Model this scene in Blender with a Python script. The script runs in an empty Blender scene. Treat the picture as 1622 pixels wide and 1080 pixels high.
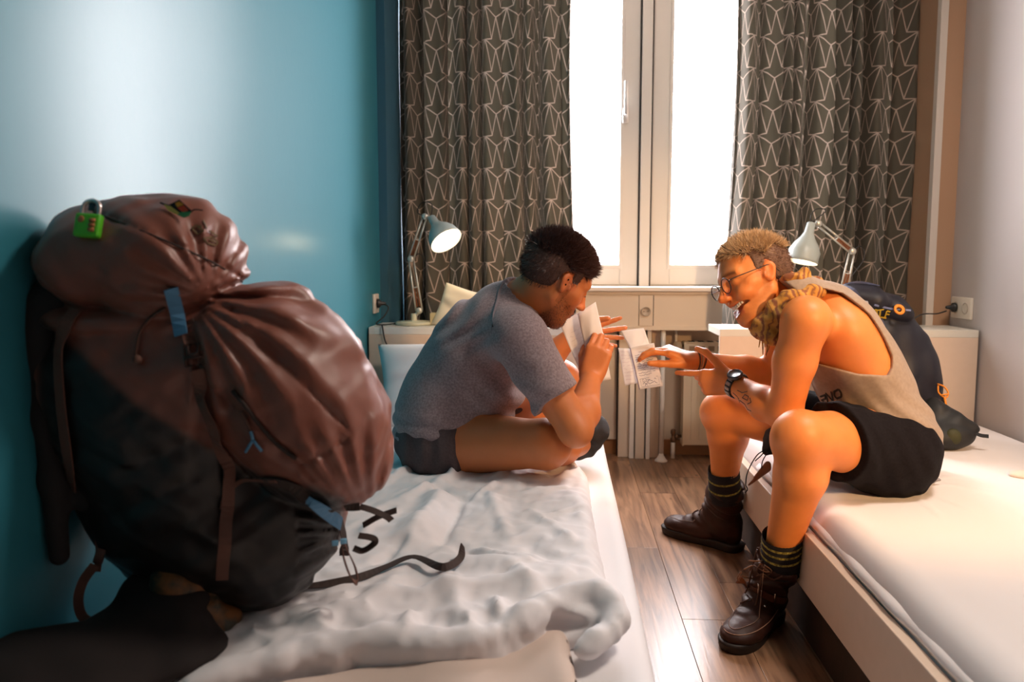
import bpy, bmesh, math, random
import numpy as np
from mathutils import Vector, Matrix
from mathutils.bvhtree import BVHTree
random.seed(7); rng = np.random.default_rng(7)
scn = bpy.context.scene; COL = scn.collection
R = math.radians
# ---------------------------------------------------------------- camera, world, lights, exposure
F_PX = 1262.0; H = 0.97; TH = R(3.654); PI_ = R(5.66)
cd = bpy.data.cameras.new('camera'); cam = bpy.data.objects.new('camera', cd); COL.objects.link(cam)
cam.location = (0, 0, H); cam.rotation_euler = (R(90) - PI_, 0, TH)
cd.sensor_width = 36; cd.lens = 36 * F_PX / 1622; cd.clip_start = 0.02
cd.dof.use_dof = True; cd.dof.focus_distance = 2.1; cd.dof.aperture_fstop = 4.0
scn.camera = cam
w = bpy.data.worlds.new('sky'); scn.world = w; w.use_nodes = True
bg = w.node_tree.nodes['Background']; bg.inputs[0].default_value = (1.0, 0.945, 0.965, 1); bg.inputs[1].default_value = 36.0
def light(name, kind, loc, col, energy, rot=(0, 0, 0), **kw):
    l = bpy.data.lights.new(name, kind); l.color = col; l.energy = energy
    for k, v in kw.items(): setattr(l, k, v)
    o = bpy.data.objects.new(name, l); COL.objects.link(o); o.location = loc; o.rotation_euler = rot
    return o
pl = light('window_portal', 'AREA', (0.34, 4.10, 1.70), (1, 1, 1), 10, (R(-90), 0, 0), shape='RECTANGLE', size=1.95, size_y=1.75)
pl.data.cycles.is_portal = True
light('added_ceiling_light', 'AREA', (1.15, 1.45, 2.46), (1.0, 0.86, 0.74), 32, (0, 0, 0), shape='DISK', size=0.45)  # unseen lamp, added to warm and brighten the beds and men
_d = Vector((0.80, 2.1, 0.80)) - Vector((1.42, 0.35, 1.42))
light('added_wall_light', 'SPOT', (1.42, 0.35, 1.42), (1.0, 0.57, 0.25), 230, _d.to_track_quat('-Z', 'Y').to_euler(), spot_size=R(46), spot_blend=0.6, shadow_soft_size=0.07)  # unseen spot, added for the orange light on the right man
scn.view_settings.view_transform = 'Standard'; scn.view_settings.look = 'None'
scn.view_settings.exposure = 0.0; scn.view_settings.gamma = 1.0; scn.view_settings.use_curve_mapping = False
scn.cycles.max_bounces = 8; scn.cycles.transparent_max_bounces = 12
scn.cycles.sample_clamp_indirect = 4.0; scn.cycles.use_denoising = True; scn.cycles.caustics_reflective = False; scn.cycles.caustics_refractive = False
# ---------------------------------------------------------------- helpers
_r = np.array([math.cos(TH), math.sin(TH), 0.0])
_f = np.array([-math.sin(TH) * math.cos(PI_), math.cos(TH) * math.cos(PI_), -math.sin(PI_)])
_u = np.array([-math.sin(TH) * math.sin(PI_), math.cos(TH) * math.sin(PI_), math.cos(PI_)])
def ray(u, v): return _f + (u - 811) / F_PX * _r - (v - 540) / F_PX * _u
def P(u, v, Y):
    """a spot read off the photograph, at room depth Y (metres from the camera)"""
    d = ray(u, v); return np.array([0, 0, H]) + d * (Y / d[1])
def proj(Q):
    q = Q - np.array([0, 0, H]); d = q @ _f; return 811 + F_PX * (q @ _r) / d, 540 - F_PX * (q @ _u) / d
def PZ(u, v, z):
    d = ray(u, v); return np.array([0, 0, H]) + d * ((z - H) / d[2])
def unit(v): v = np.asarray(v, float); return v / (np.linalg.norm(v) + 1e-12)
# ---- materials
MATS = {}
def mat(name, col=(0.8, 0.8, 0.8), rough=0.6, metal=0.0, spec=0.5, noise=None, bump=None, sss=0, sheen=0, coat=0, attr=False, emit=None, vary=None):
    if name in MATS: return MATS[name]
    m = bpy.data.materials.new(name); m.use_nodes = True; nt = m.node_tree; N = nt.nodes; L = nt.links
    b = N['Principled BSDF']; b.inputs['Base Color'].default_value = (*col, 1); b.inputs['Roughness'].default_value = rough
    b.inputs['Metallic'].default_value = metal; b.inputs['Specular IOR Level'].default_value = spec
    if sss: b.inputs['Subsurface Weight'].default_value = sss; b.inputs['Subsurface Radius'].default_value = (0.012, 0.005, 0.003); b.inputs['Subsurface Scale'].default_value = 1.0
    if sheen: b.inputs['Sheen Weight'].default_value = sheen
    if coat: b.inputs['Coat Weight'].default_value = coat
    tc = N.new('ShaderNodeTexCoord'); src = None
    if attr:
        a = N.new('ShaderNodeAttribute'); a.attribute_name = 'Col'; mx = N.new('ShaderNodeMix'); mx.data_type = 'RGBA'; mx.blend_type = 'MULTIPLY'
        mx.inputs[0].default_value = 1; mx.inputs[6].default_value = (*col, 1); L.new(a.outputs['Color'], mx.inputs[7]); src = mx.outputs[2]
    if noise:   # (scale, second colour, contrast)
        n = N.new('ShaderNodeTexNoise'); n.inputs['Scale'].default_value = noise[0]; n.inputs['Detail'].default_value = 4
        L.new(tc.outputs['Object'], n.inputs['Vector'])
        r = N.new('ShaderNodeMapRange'); r.inputs[1].default_value = 0.5 - noise[2]; r.inputs[2].default_value = 0.5 + noise[2]; L.new(n.outputs['Fac'], r.inputs[0])
        mx = N.new('ShaderNodeMix'); mx.data_type = 'RGBA'; L.new(r.outputs[0], mx.inputs[0])
        if src: 
            m2 = N.new('ShaderNodeMix'); m2.data_type = 'RGBA'; m2.blend_type = 'MULTIPLY'; m2.inputs[0].default_value = 1
            L.new(src, m2.inputs[6]); m2.inputs[7].default_value = (*noise[1], 1); L.new(src, mx.inputs[6]); L.new(m2.outputs[2], mx.inputs[7])
        else: mx.inputs[6].default_value = (*col, 1); mx.inputs[7].default_value = (*noise[1], 1)
        src = mx.outputs[2]
    if src: L.new(src, b.inputs['Base Color'])
    if bump:    # (scale, strength, distance)
        n = N.new('ShaderNodeTexNoise'); n.inputs['Scale'].default_value = bump[0]; n.inputs['Detail'].default_value = 3
        L.new(tc.outputs['Object'], n.inputs['Vector'])
        bp = N.new('ShaderNodeBump'); bp.inputs['Strength'].default_value = bump[1]; bp.inputs['Distance'].default_value = bump[2]
        L.new(n.outputs['Fac'], bp.inputs['Height']); L.new(bp.outputs['Normal'], b.inputs['Normal'])
    if emit: b.inputs['Emission Color'].default_value = (*emit[0], 1); b.inputs['Emission Strength'].default_value = emit[1]
    MATS[name] = m; return m
# ---- objects
def link(name, me, m=None, parent=None, smooth=True):
    o = bpy.data.objects.new(name, me); COL.objects.link(o)
    if m: me.materials.append(m)
    if smooth and len(me.polygons): me.polygons.foreach_set('use_smooth', [True] * len(me.polygons))
    if parent: o.parent = parent; o.matrix_parent_inverse = parent.matrix_world.inverted() if False else Matrix.Translation(-Vector(parent.location))
    return o
def from_py(name, V, Fc, m=None, parent=None, smooth=True):
    me = bpy.data.meshes.new(name); me.from_pydata([tuple(map(float, v)) for v in V], [], [tuple(map(int, f)) for f in Fc]); me.update()
    return link(name, me, m, parent, smooth)
def from_bm(name, bm, m=None, parent=None, smooth=True):
    bmesh.ops.recalc_face_normals(bm, faces=bm.faces)
    me = bpy.data.meshes.new(name); bm.to_mesh(me); bm.free(); return link(name, me, m, parent, smooth)
def tag(o, label, cat, group=None, kind=None):
    if label: o['label'] = label
    if cat: o['category'] = cat
    if group: o['group'] = group
    if kind: o['kind'] = kind
    return o
def thing(name, label, cat, loc=(0, 0, 0), group=None):
    o = bpy.data.objects.new(name, None); COL.objects.link(o); o.location = [float(c) for c in loc]; o.empty_display_size = 0.05
    return tag(o, label, cat, group)
def struct(o): o['kind'] = 'structure'; return o
def box(bm, c, s, rz=0.0, rx=0.0, ry=0.0, bev=0.0):
    b2 = bmesh.new(); bmesh.ops.create_cube(b2, size=1.0)
    for v in b2.verts: v.co = Vector((v.co.x * s[0], v.co.y * s[1], v.co.z * s[2]))
    if bev: bmesh.ops.bevel(b2, geom=b2.edges[:], offset=bev, segments=2, profile=0.6, affect='EDGES')
    M = Matrix.Translation(Vector([float(q) for q in c])) @ Matrix.Rotation(rz, 4, 'Z') @ Matrix.Rotation(ry, 4, 'Y') @ Matrix.Rotation(rx, 4, 'X')
    b2.transform(M); me = bpy.data.meshes.new('t'); b2.to_mesh(me); b2.free(); bm.from_mesh(me); bpy.data.meshes.remove(me); return bm
def mbox(name, lo, hi, m, parent=None, bev=0.0, smooth=False):
    bm = bmesh.new(); c = [(a + b) / 2 for a, b in zip(lo, hi)]; s = [abs(b - a) for a, b in zip(lo, hi)]
    box(bm, c, s, bev=bev); return from_bm(name, bm, m, parent, smooth)
def spline(pts, n=8):
    pts = [np.asarray(p, float) for p in pts]; out = []
    if len(pts) < 3: return [pts[0] + (pts[-1] - pts[0]) * t for t in np.linspace(0, 1, n)]
    q = [2 * pts[0] - pts[1]] + pts + [2 * pts[-1] - pts[-2]]
    for i in range(len(pts) - 1):
        a, b, c, d = q[i:i + 4]
        for t in np.linspace(0, 1, n, endpoint=False):
            out.append(0.5 * ((2 * b) + (-a + c) * t + (2 * a - 5 * b + 4 * c - d) * t * t + (-a + 3 * b - 3 * c + d) * t ** 3))
    out.append(pts[-1]); return out
def tube(bm, pts, r, seg=8, smooth_n=0, closed=False):
    pts = spline(pts, smooth_n) if smooth_n else [np.asarray(p, float) for p in pts]
    n = len(pts); rs = r if isinstance(r, (list, tuple, np.ndarray)) else [r] * n
    if len(rs) != n: rs = np.interp(np.linspace(0, 1, n), np.linspace(0, 1, len(rs)), rs)
    rings = []; ref = None
    for i in range(n):
        t = unit(pts[(i + 1) % n] - pts[i - 1]) if closed else unit(pts[min(i + 1, n - 1)] - pts[max(i - 1, 0)])
        if ref is None: ref = np.cross(t, [0, 0, 1.0] if abs(t[2]) < 0.9 else [1.0, 0, 0])
        ref = unit(ref - t * ref.dot(t)); b = np.cross(t, ref)
        rings.append([bm.verts.new(pts[i] + rs[i] * (math.cos(a) * ref + math.sin(a) * b)) for a in np.arange(seg) * 2 * math.pi / seg])
    for i in range(n if closed else n - 1):
        A, B = rings[i], rings[(i + 1) % n]
        for k in range(seg): bm.faces.new((A[k], A[(k + 1) % seg], B[(k + 1) % seg], B[k]))
    if not closed: bm.faces.new(rings[0]); bm.faces.new(rings[-1][::-1])
    return bm
def mtube(name, pts, r, m, parent=None, seg=8, smooth_n=0, closed=False):
    return from_bm(name, tube(bmesh.new(), pts, r, seg, smooth_n, closed), m, parent)
def ribbon(bm, pts, width, normals, th=0.0018, smooth_n=6):
    """flat webbing along pts; normals: one direction or one per point"""
    if not isinstance(normals, list): normals = [normals] * len(pts)
    if smooth_n:
        N_ = spline([np.asarray(n, float) for n in normals], smooth_n); pts = spline(pts, smooth_n)
    else: N_ = [np.asarray(n, float) for n in normals]; pts = [np.asarray(p, float) for p in pts]
    rings = []
    for i in range(len(pts)):
        t = unit(pts[min(i + 1, len(pts) - 1)] - pts[max(i - 1, 0)]); n = unit(N_[i] - t * N_[i].dot(t)); s = np.cross(t, n)
        w_ = width / 2
        rings.append([bm.verts.new(pts[i] + a * s * w_ + b * n * th / 2) for a, b in ((-1, -1), (1, -1), (1, 1), (-1, 1))])
    for A, B in zip(rings[:-1], rings[1:]):
        for k in range(4): bm.faces.new((A[k], A[(k + 1) % 4], B[(k + 1) % 4], B[k]))
    bm.faces.new(rings[0]); bm.faces.new(rings[-1][::-1]); return bm
def mribbon(name, pts, width, normals, m, parent=None, th=0.0018, smooth_n=6):
    return from_bm(name, ribbon(bmesh.new(), pts, width, normals, th, smooth_n), m, parent, smooth=False)
def lathe(bm, prof, M=Matrix.Identity(4), seg=28, cap=True):
    rings = []
    for r_, z_ in prof: rings.append([bm.verts.new(M @ Vector((r_ * math.cos(a), r_ * math.sin(a), z_))) for a in np.arange(seg) * 2 * math.pi / seg])
    for A, B in zip(rings[:-1], rings[1:]):
        for k in range(seg): bm.faces.new((A[k], A[(k + 1) % seg], B[(k + 1) % seg], B[k]))
    if cap: bm.faces.new(rings[0][::-1]); bm.faces.new(rings[-1])
    return bm
def zframe(loc, z, x=(1, 0, 0)):
    z = unit(z); x = np.asarray(x, float); x = np.array([0, 1.0, 0]) if abs(unit(x).dot(z)) > 0.98 else x; x = unit(x - z * x.dot(z)); y = np.cross(z, x)
    return Matrix([[x[0], y[0], z[0], loc[0]], [x[1], y[1], z[1], loc[1]], [x[2], y[2], z[2], loc[2]], [0, 0, 0, 1]])
# ---------------------------------------------------------------- smooth solids from distance fields
def wav(Q, s, seed=0, n=6):
    """cheap smooth noise, about -1..1"""
    g = np.random.default_rng(seed); out = np.zeros(len(Q))
    for i in range(n):
        d = g.normal(size=3); d /= np.linalg.norm(d); f = s * (0.6 + 0.9 * g.random())
        out += np.sin(Q @ d * f * 6.283 + g.random() * 6.28 + 1.3 * np.sin(Q @ g.normal(size=3) * s * 2.2))
    return out / n * 1.6
class Solid:
    def __init__(s): s.p = []; s.post = None; s.amp = 0.0; s.gi = 0; s.gk = [(0.005, [])]
    def group(s, k=0.005, spots=()):
        """start a new limb; it meets the rest with radius k, softer near the given spots"""
        s.gi += 1; s.gk.append((k, list(spots))); return s
    def _add(s, fn, lo, hi, op, k): s.p.append((fn, np.asarray(lo, float), np.asarray(hi, float), op, k, s.gi)); return s
    def cone(s, a, b, ra, rb=None, k=0.02, op='u', clip=()):
        rb = ra if rb is None else rb; a = np.asarray(a, float); b = np.asarray(b, float); ba = b - a; L2 = ba.dot(ba) + 1e-12; rm = max(ra, rb)
        def fn(Q):
            t = np.clip((Q - a) @ ba / L2, 0, 1); d = np.linalg.norm(Q - a - t[:, None] * ba, axis=1) - (ra + (rb - ra) * t)
            for (q, n) in clip: d = np.maximum(d, (Q - q) @ unit(n))
            return d
        return s._add(fn, np.minimum(a, b) - rm, np.maximum(a, b) + rm, op, k)
    def ell(s, c, r, M=None, k=0.02, op='u', clip=()):
        c = np.asarray(c, float); r = np.asarray(r if hasattr(r, '__len__') else (r, r, r), float); M = np.eye(3) if M is None else np.asarray(M); rm = r.max()
        def fn(Q):
            q = (Q - c) @ M; k0 = np.linalg.norm(q / r, axis=1); k1 = np.linalg.norm(q / (r * r), axis=1) + 1e-9; d = k0 * (k0 - 1) / k1
            d = np.where(k0 < 0.3, -r.min() * 0.7, d)
            for (q_, n) in clip: d = np.maximum(d, (Q - q_) @ unit(n))
            return d
        return s._add(fn, c - rm, c + rm, op, k)
    def box(s, c, h, M=None, rad=0.01, k=0.01, op='u'):
        c = np.asarray(c, float); h = np.asarray(h, float); M = np.eye(3) if M is None else np.asarray(M); rm = np.linalg.norm(h)
        def fn(Q):
            q = np.abs((Q - c) @ M) - (h - rad); return np.linalg.norm(np.maximum(q, 0), axis=1) + np.minimum(q.max(1), 0) - rad
        return s._add(fn, c - rm, c + rm, op, k)
    def limb(s, pts, k=0.02, **kw):
        for (a, ra), (b, rb) in zip(pts[:-1], pts[1:]): s.cone(a, b, ra, rb, k=k, **kw)
        return s
    def fn(s, f, lo, hi, op='s', k=0.004): return s._add(f, lo, hi, op, k)
    def ev(s, Q, cell):
        tot = np.full(len(Q), 9.0); d = np.full(len(Q), 9.0); g = 0
        def merge(tot, d, g):
            k0, sp = s.gk[g]; idx = np.nonzero((d < 0.3) & (tot < 0.3))[0]; out = np.minimum(tot, d)
            if len(idx):
                kk = np.full(len(idx), k0)
                for c, r_, k1 in sp: kk = np.maximum(kk, k1 * np.exp(-(np.linalg.norm(Q[idx] - c, axis=1) / r_) ** 2))
                a, b = tot[idx], d[idx]; h = np.maximum(kk - np.abs(a - b), 0) / kk; out[idx] = np.minimum(a, b) - h * h * kk / 4
            return out
        for fn, lo, hi, op, k, gi in s.p:
            if gi != g: tot = merge(tot, d, g); d = np.full(len(Q), 9.0); g = gi
            m = k + 2.2 * cell + s.amp + 0.004
            idx = np.nonzero(np.all((Q > lo - m) & (Q < hi + m), axis=1))[0]
            if not len(idx): continue
            v = fn(Q[idx]); c = d[idx]
            if op == 'u': h = np.maximum(k - np.abs(c - v), 0) / max(k, 1e-6); d[idx] = np.minimum(c, v) - h * h * k / 4
            elif op == 's': v = -v; h = np.maximum(k - np.abs(c - v), 0) / max(k, 1e-6); d[idx] = np.maximum(c, v) + h * h * k / 4
        d = merge(tot, d, g)
        if s.post: d = d + np.where(np.abs(d) < 3 * cell + s.amp * 2, s.post(Q), 0)
        return d
    def mesh(s, h=0.004, relax=1):
        add = [p for p in s.p if p[3] == 'u']
        lo = np.min([p[1] for p in add], 0) - 0.02 - s.amp; hi = np.max([p[2] for p in add], 0) + 0.02 + s.amp
        lv = 4; c = h * 2 ** lv; n = np.ceil((hi - lo) / c).astype(int) + 1
        C = np.stack(np.meshgrid(*[np.arange(k) for k in n], indexing='ij'), -1).reshape(-1, 3)
        while True:
            d = s.ev(lo + (C + 0.5) * c, c); C = C[np.abs(d) < c * 1.15 + s.amp]
            if lv == 0: break
            off = np.stack(np.meshgrid([0, 1], [0, 1], [0, 1], indexing='ij'), -1).reshape(-1, 3)
            C = (C[:, None] * 2 + off[None]).reshape(-1, 3); c /= 2; lv -= 1
        B = 1 << 20
        key = lambda A: ((A[:, 0] + 8).astype(np.int64) * B + (A[:, 1] + 8)) * B + (A[:, 2] + 8)
        off = np.array([(i, j, k) for i in (0, 1) for j in (0, 1) for k in (0, 1)])
        cor = (C[:, None] + off[None]).reshape(-1, 3); kk, first, inv = np.unique(key(cor), return_index=True, return_inverse=True)
        D = s.ev(lo + cor[first] * c, c); inv = inv.reshape(-1, 8); dv = D[inv]
        act = (dv < 0).any(1) & (dv >= 0).any(1); C = C[act]; dv = dv[act]
        kc = key(C); o = np.argsort(kc); C = C[o]; dv = dv[o]; kc = kc[o]
        E = [(i, j) for i in range(8) for j in range(i + 1, 8) if bin(i ^ j).count('1') == 1]
        acc = np.zeros((len(C), 3)); cnt = np.zeros(len(C))
        for i, j in E:
            a, b = dv[:, i], dv[:, j]; m = (a < 0) != (b < 0); t = np.where(m, a / np.where(m, a - b, 1), 0)
            acc += np.where(m[:, None], off[i] + t[:, None] * (off[j] - off[i]), 0); cnt += m
        V = lo + (C + acc / cnt[:, None]) * c; Q4 = []
        for ax in range(3):
            e1 = np.zeros(3, int); e1[(ax + 1) % 3] = 1; e2 = np.zeros(3, int); e2[(ax + 2) % 3] = 1
            a, b = dv[:, 0], dv[:, 1 << (2 - ax)]; m = (a < 0) != (b < 0); base = C[m]; ids = []
            ok = np.ones(len(base), bool)
            for off_ in (0 * e1, -e1, -e1 - e2, -e2):
                kx = key(base + off_); p = np.clip(np.searchsorted(kc, kx), 0, len(kc) - 1); ok &= kc[p] == kx; ids.append(p)
            q = np.stack(ids, 1); flip = (a[m] >= 0); q[flip] = q[flip][:, ::-1]; Q4.append(q[ok])
        Fq = np.concatenate(Q4)
        for _ in range(relax):
            acc = np.zeros_like(V); cn = np.zeros(len(V))
            for i in range(4): np.add.at(acc, Fq[:, i], V[Fq[:, (i + 1) % 4]] + V[Fq[:, i - 1]]); np.add.at(cn, Fq[:, i], 2)
            V = 0.5 * V + 0.5 * acc / np.maximum(cn, 1)[:, None]
        return V, Fq
    def obj(s, name, m, parent=None, h=0.004, relax=1, colour=None):
        V, Fq = s.mesh(h, relax)
        me = bpy.data.meshes.new(name); me.vertices.add(len(V)); me.vertices.foreach_set('co', V.astype(np.float32).ravel())
        me.loops.add(len(Fq) * 4); me.loops.foreach_set('vertex_index', Fq.astype(np.int32).ravel())
        me.polygons.add(len(Fq)); me.polygons.foreach_set('loop_start', np.arange(len(Fq), dtype=np.int32) * 4); me.polygons.foreach_set('loop_total', np.full(len(Fq), 4, np.int32))
        me.update(calc_edges=True); me.validate()
        if colour is not None:
            a = me.color_attributes.new('Col', 'FLOAT_COLOR', 'POINT'); c = np.ones((len(V), 4), np.float32); c[:, :3] = colour(V); a.data.foreach_set('color', c.ravel())
        return link(name, me, m, parent)
def bvh_of(*obs):
    V = []; Fc = []
    for o in obs:
        n = len(V); V += [v.co.copy() + (Vector((0, 0, 0))) for v in o.data.vertices]; Fc += [[n + i for i in p.vertices] for p in o.data.polygons]
    return BVHTree.FromPolygons(V, Fc)
def hit(bv, u, v, off=0.002, Y=None):
    d = Vector(ray(u, v)); r = bv.ray_cast(Vector((0, 0, H)), d.normalized())
    if r[0] is None:
        q = P(u, v, Y if Y else 1.2); return np.array(q), unit(np.array([0, -1.0, 0.2]))
    n = r[1];  n = n if n.dot(d) < 0 else -n
    return np.array(r[0] + n * off), np.array(n)
def strap_on(name, bv, px, width, m, parent, off=0.003, th=0.002, Y=None, sn=5):
    pts = []; ns = []; depth = Y
    for q in px:
        if len(q) == 3: pts.append(P(*q)); ns.append(np.array([0, -1.0, 0.1])); continue
        p, n = hit(bv, q[0], q[1], off, depth); depth = p[1]; pts.append(p); ns.append(n)
    return mribbon(name, pts, width, ns, m, parent, th=th, smooth_n=sn)
# ---------------------------------------------------------------- room dimensions (metres)
XL, XR, YF = -0.775, 1.575, 3.35      # side walls, depth at which the window recess begins
YB, YN, ZC, ZM = 4.02, -0.9, 2.6, 0.355
white = mat('white_lacquer', (0.80, 0.77, 0.72), 0.38, spec=0.45, bump=(60, 0.03, 0.001))
cream = mat('cream_laminate', (0.74, 0.66, 0.56), 0.42)
dark = mat('dark_gap', (0.02, 0.017, 0.015), 0.7)
chrome = mat('chrome', (0.75, 0.74, 0.72), 0.22, 1.0)
blackp = mat('black_plastic', (0.012, 0.012, 0.013), 0.4)
def wall_mat(name, col, rough, coat, col2):
    m = mat(name, col, rough, spec=0.6, coat=coat, noise=(1.3, col2, 0.35), bump=(38, 0.10, 0.004))
    b = m.node_tree.nodes['Principled BSDF']; b.inputs['Coat Roughness'].default_value = 0.23; b.inputs['Coat IOR'].default_value = 1.5; b.inputs['Specular IOR Level'].default_value = 0.3
    return m
wblue = wall_mat('turquoise_gloss_paint', (0.026, 0.205, 0.275), 0.60, 0.38, (0.030, 0.22, 0.295))
wcream = wall_mat('warm_grey_gloss_paint', (0.50, 0.455, 0.44), 0.5, 0.5, (0.53, 0.48, 0.46))
wback = mat('warm_white_wall', (0.60, 0.48, 0.36), 0.7, bump=(50, 0.08, 0.002))
wroom = mat('room_paint', (0.10, 0.06, 0.045), 0.8)
struct(mbox('wall_left', (XL - 0.12, YN, 0), (XL, YF, ZC), wblue))
struct(mbox('wall_right', (XR, YN, 0), (XR + 0.12, YF, ZC), wcream))
struct(mbox('wall_front', (XL - 0.12, YN - 0.12, 0), (XR + 0.12, YN, ZC), wroom))
struct(mbox('ceiling', (XL - 0.2, YN - 0.12, ZC), (XR + 0.2, YB + 0.2, ZC + 0.12), mat('ceiling_paint', (0.30, 0.25, 0.21), 0.8)))
# recess sides: a short return, then the deep cheek behind each curtain
struct(mbox('wall_left_recess', (XL - 0.12, YF, 0), (XL + 0.035, YB + 0.2, ZC), mat('shaded_blue_paint', (0.035, 0.13, 0.20), 0.6, bump=(50, 0.1, 0.003))))  # deeper blue puts the wall's shadow beside the curtain into the colour
struct(mbox('wall_right_recess', (XR - 0.085, YF, 0), (XR + 0.12, YB + 0.2, ZC), mat('brown_shade_paint', (0.46, 0.27, 0.16), 0.65, bump=(50, 0.06, 0.002))))  # brown tone puts the warm shadow on this return into the colour
struct(mbox('corner_highlight', (XR - 0.10, YF - 0.012, 0.0), (XR - 0.072, YF + 0.02, ZC), mat('pale_highlight', (0.66, 0.57, 0.49), 0.5)))  # pale strip standing in for the highlight along the corner edge
# back wall around the window opening (X -0.62..1.30, Z 0.83..2.5)
WX0, WX1, WZ0, WZ1 = -0.62, 1.30, 0.845, 2.52
bm = bmesh.new()
box(bm, ((XL + XR) / 2, YB + 0.1, WZ0 / 2), (XR - XL, 0.2, WZ0)); box(bm, ((XL + XR) / 2, YB + 0.1, (WZ1 + ZC) / 2), (XR - XL, 0.2, ZC - WZ1))
box(bm, ((XL + WX0) / 2, YB + 0.1, (WZ0 + WZ1) / 2), (WX0 - XL, 0.2, WZ1 - WZ0)); box(bm, ((XR + WX1) / 2, YB + 0.1, (WZ0 + WZ1) / 2), (XR - WX1, 0.2, WZ1 - WZ0))
struct(from_bm('wall_back', bm, wback, smooth=False))
wood_d = mat('skirting_wood', (0.42, 0.20, 0.08), 0.45, noise=(9, (0.30, 0.13, 0.05), 0.25))
struct(mbox('baseboard_back', (XL + 0.035, YB - 0.018, 0), (XR - 0.085, YB, 0.075), wood_d))
# ---- window
win = struct(mbox('window_1', (WX0 - 0.02, YB - 0.01, WZ0 - 0.012), (WX1 + 0.02, YB + 0.03, WZ0 + 0.03), white))
def wpart(name, x0, x1, z0, z1, y0=YB - 0.03, y1=YB + 0.03, m=white, bev=0.004):
    return mbox(name, (x0, y0, z0), (x1, y1, z1), m, win, bev)
xpx = lambda u, Y=YB: P(u, 415, Y)[0]
mx0, mx1 = xpx(1010), xpx(1028)
wpart('mullion', mx0 + 0.004, mx1 - 0.004, WZ0, WZ1, YB - 0.045, YB + 0.03)
wpart('rubber_seal', mx0 - 0.003, mx0 + 0.005, WZ0, WZ1, YB - 0.030, YB + 0.0, dark, 0)
wpart('rubber_seal', mx1 - 0.005, mx1 + 0.004, WZ0, WZ1, YB - 0.030, YB + 0.0, dark, 0)
glass = bpy.data.materials.new('window_glass'); glass.use_nodes = True; nt = glass.node_tree; nt.nodes.clear()
o_ = nt.nodes.new('ShaderNodeOutputMaterial'); mx_ = nt.nodes.new('ShaderNodeMixShader'); tr = nt.nodes.new('ShaderNodeBsdfTransparent'); gl = nt.nodes.new('ShaderNodeBsdfGlossy')
gl.inputs['Roughness'].default_value = 0.02; mx_.inputs[0].default_value = 0.05
nt.links.new(tr.outputs[0], mx_.inputs[1]); nt.links.new(gl.outputs[0], mx_.inputs[2]); nt.links.new(mx_.outputs[0], o_.inputs[0])
def sash(x0, x1, st_l, st_r):
    for nm, a in (('sash_stile', (x0, x0 + st_l, WZ0 + 0.012, WZ1)), ('sash_stile', (x1 - st_r, x1, WZ0 + 0.012, WZ1)), ('sash_rail', (x0 + st_l, x1 - st_r, WZ0 + 0.012, WZ0 + 0.105)), ('sash_rail', (x0 + st_l, x1 - st_r, WZ1 - 0.09, WZ1))):
        wpart(nm, *a, YB - 0.022, YB + 0.028)
    # inner glazing bead
    for a in ((x0 + st_l - 0.012, x0 + st_l + 0.004, WZ0 + 0.09, WZ1 - 0.08), (x1 - st_r - 0.004, x1 - st_r + 0.012, WZ0 + 0.09, WZ1 - 0.08), (x0 + st_l, x1 - st_r, WZ0 + 0.095, WZ0 + 0.112)):
        wpart('glazing_bead', *a, YB - 0.028, YB - 0.012, bev=0.002)
    mbox('pane', (x0 + st_l - 0.005, YB + 0.0, WZ0 + 0.1), (x1 - st_r + 0.005, YB + 0.006, WZ1 - 0.085), glass, win)
sash(WX0, mx0 - 0.004, 0.07, mx0 - xpx(982)); sash(mx1 + 0.004, WX1, xpx(1058) - mx1, 0.07)
for v_, h_ in ((102, 0.006), (310, 0.006), (316, 0.004)):
    q_ = P(966, v_, YB + 0.12); mbox('outer_fitting', (q_[0] - 0.018, YB + 0.10, q_[2] - h_), (q_[0] + 0.016, YB + 0.12, q_[2]), mat('weathered_white', (0.6, 0.6, 0.6), 0.6), win)
hp = P(991, 160, YB - 0.03)
hd = from_bm('window_handle', box(bmesh.new(), (hp[0], YB - 0.032, hp[2] - 0.07), (0.028, 0.018, 0.07), bev=0.004), mat('satin_white_metal', (0.72, 0.72, 0.72), 0.3, 0.4), win)
from_bm('grip', box(bmesh.new(), (hp[0], YB - 0.062, hp[2] + 0.01), (0.018, 0.016, 0.16), bev=0.005), MATS['satin_white_metal'], hd)
# sill and service box beneath the window
mbx = struct(mbox('trim_1', (XL + 0.035, 3.80, 0.832), (P(1160, 460, 3.8)[0], YB, 0.852), mat('sill_white', (0.78, 0.72, 0.66), 0.35), bev=0.004))
BX1 = P(1148, 480, 3.84)[0]
sb = mbox('service_box', (XL + 0.035, 3.84, 0.645), (BX1, YB - 0.002, 0.8315), mat('service_box_white', (0.70, 0.60, 0.49), 0.45), bev=0.003)
tag(sb, 'long cream cable box running under the window sill', 'cable box')
g0, g1 = P(1012, 480, 3.84)[0], P(1035, 480, 3.84)[0]
mbox('cover_plate', (g0 + 0.002, 3.834, 0.667), (g1 - 0.002, 3.845, 0.812), MATS['service_box_white'], sb, 0.001)
mbox('joint', (g1 - 0.002, 3.8385, 0.667), (g1 + 0.002, 3.842, 0.812), dark, sb)
mbox('joint', (g0 - 0.001, 3.8385, 0.667), (g0 + 0.001, 3.842, 0.812), mat('soft_gap', (0.25, 0.2, 0.16), 0.8), sb)
mbox('lower_lip', (XL + 0.04, 3.832, 0.645), (BX1, 3.842, 0.663), MATS['service_box_white'], sb, 0.002)
mbox('upper_lip', (XL + 0.04, 3.832, 0.815), (BX1, 3.842, 0.831), MATS['service_box_white'], sb, 0.002)
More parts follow.
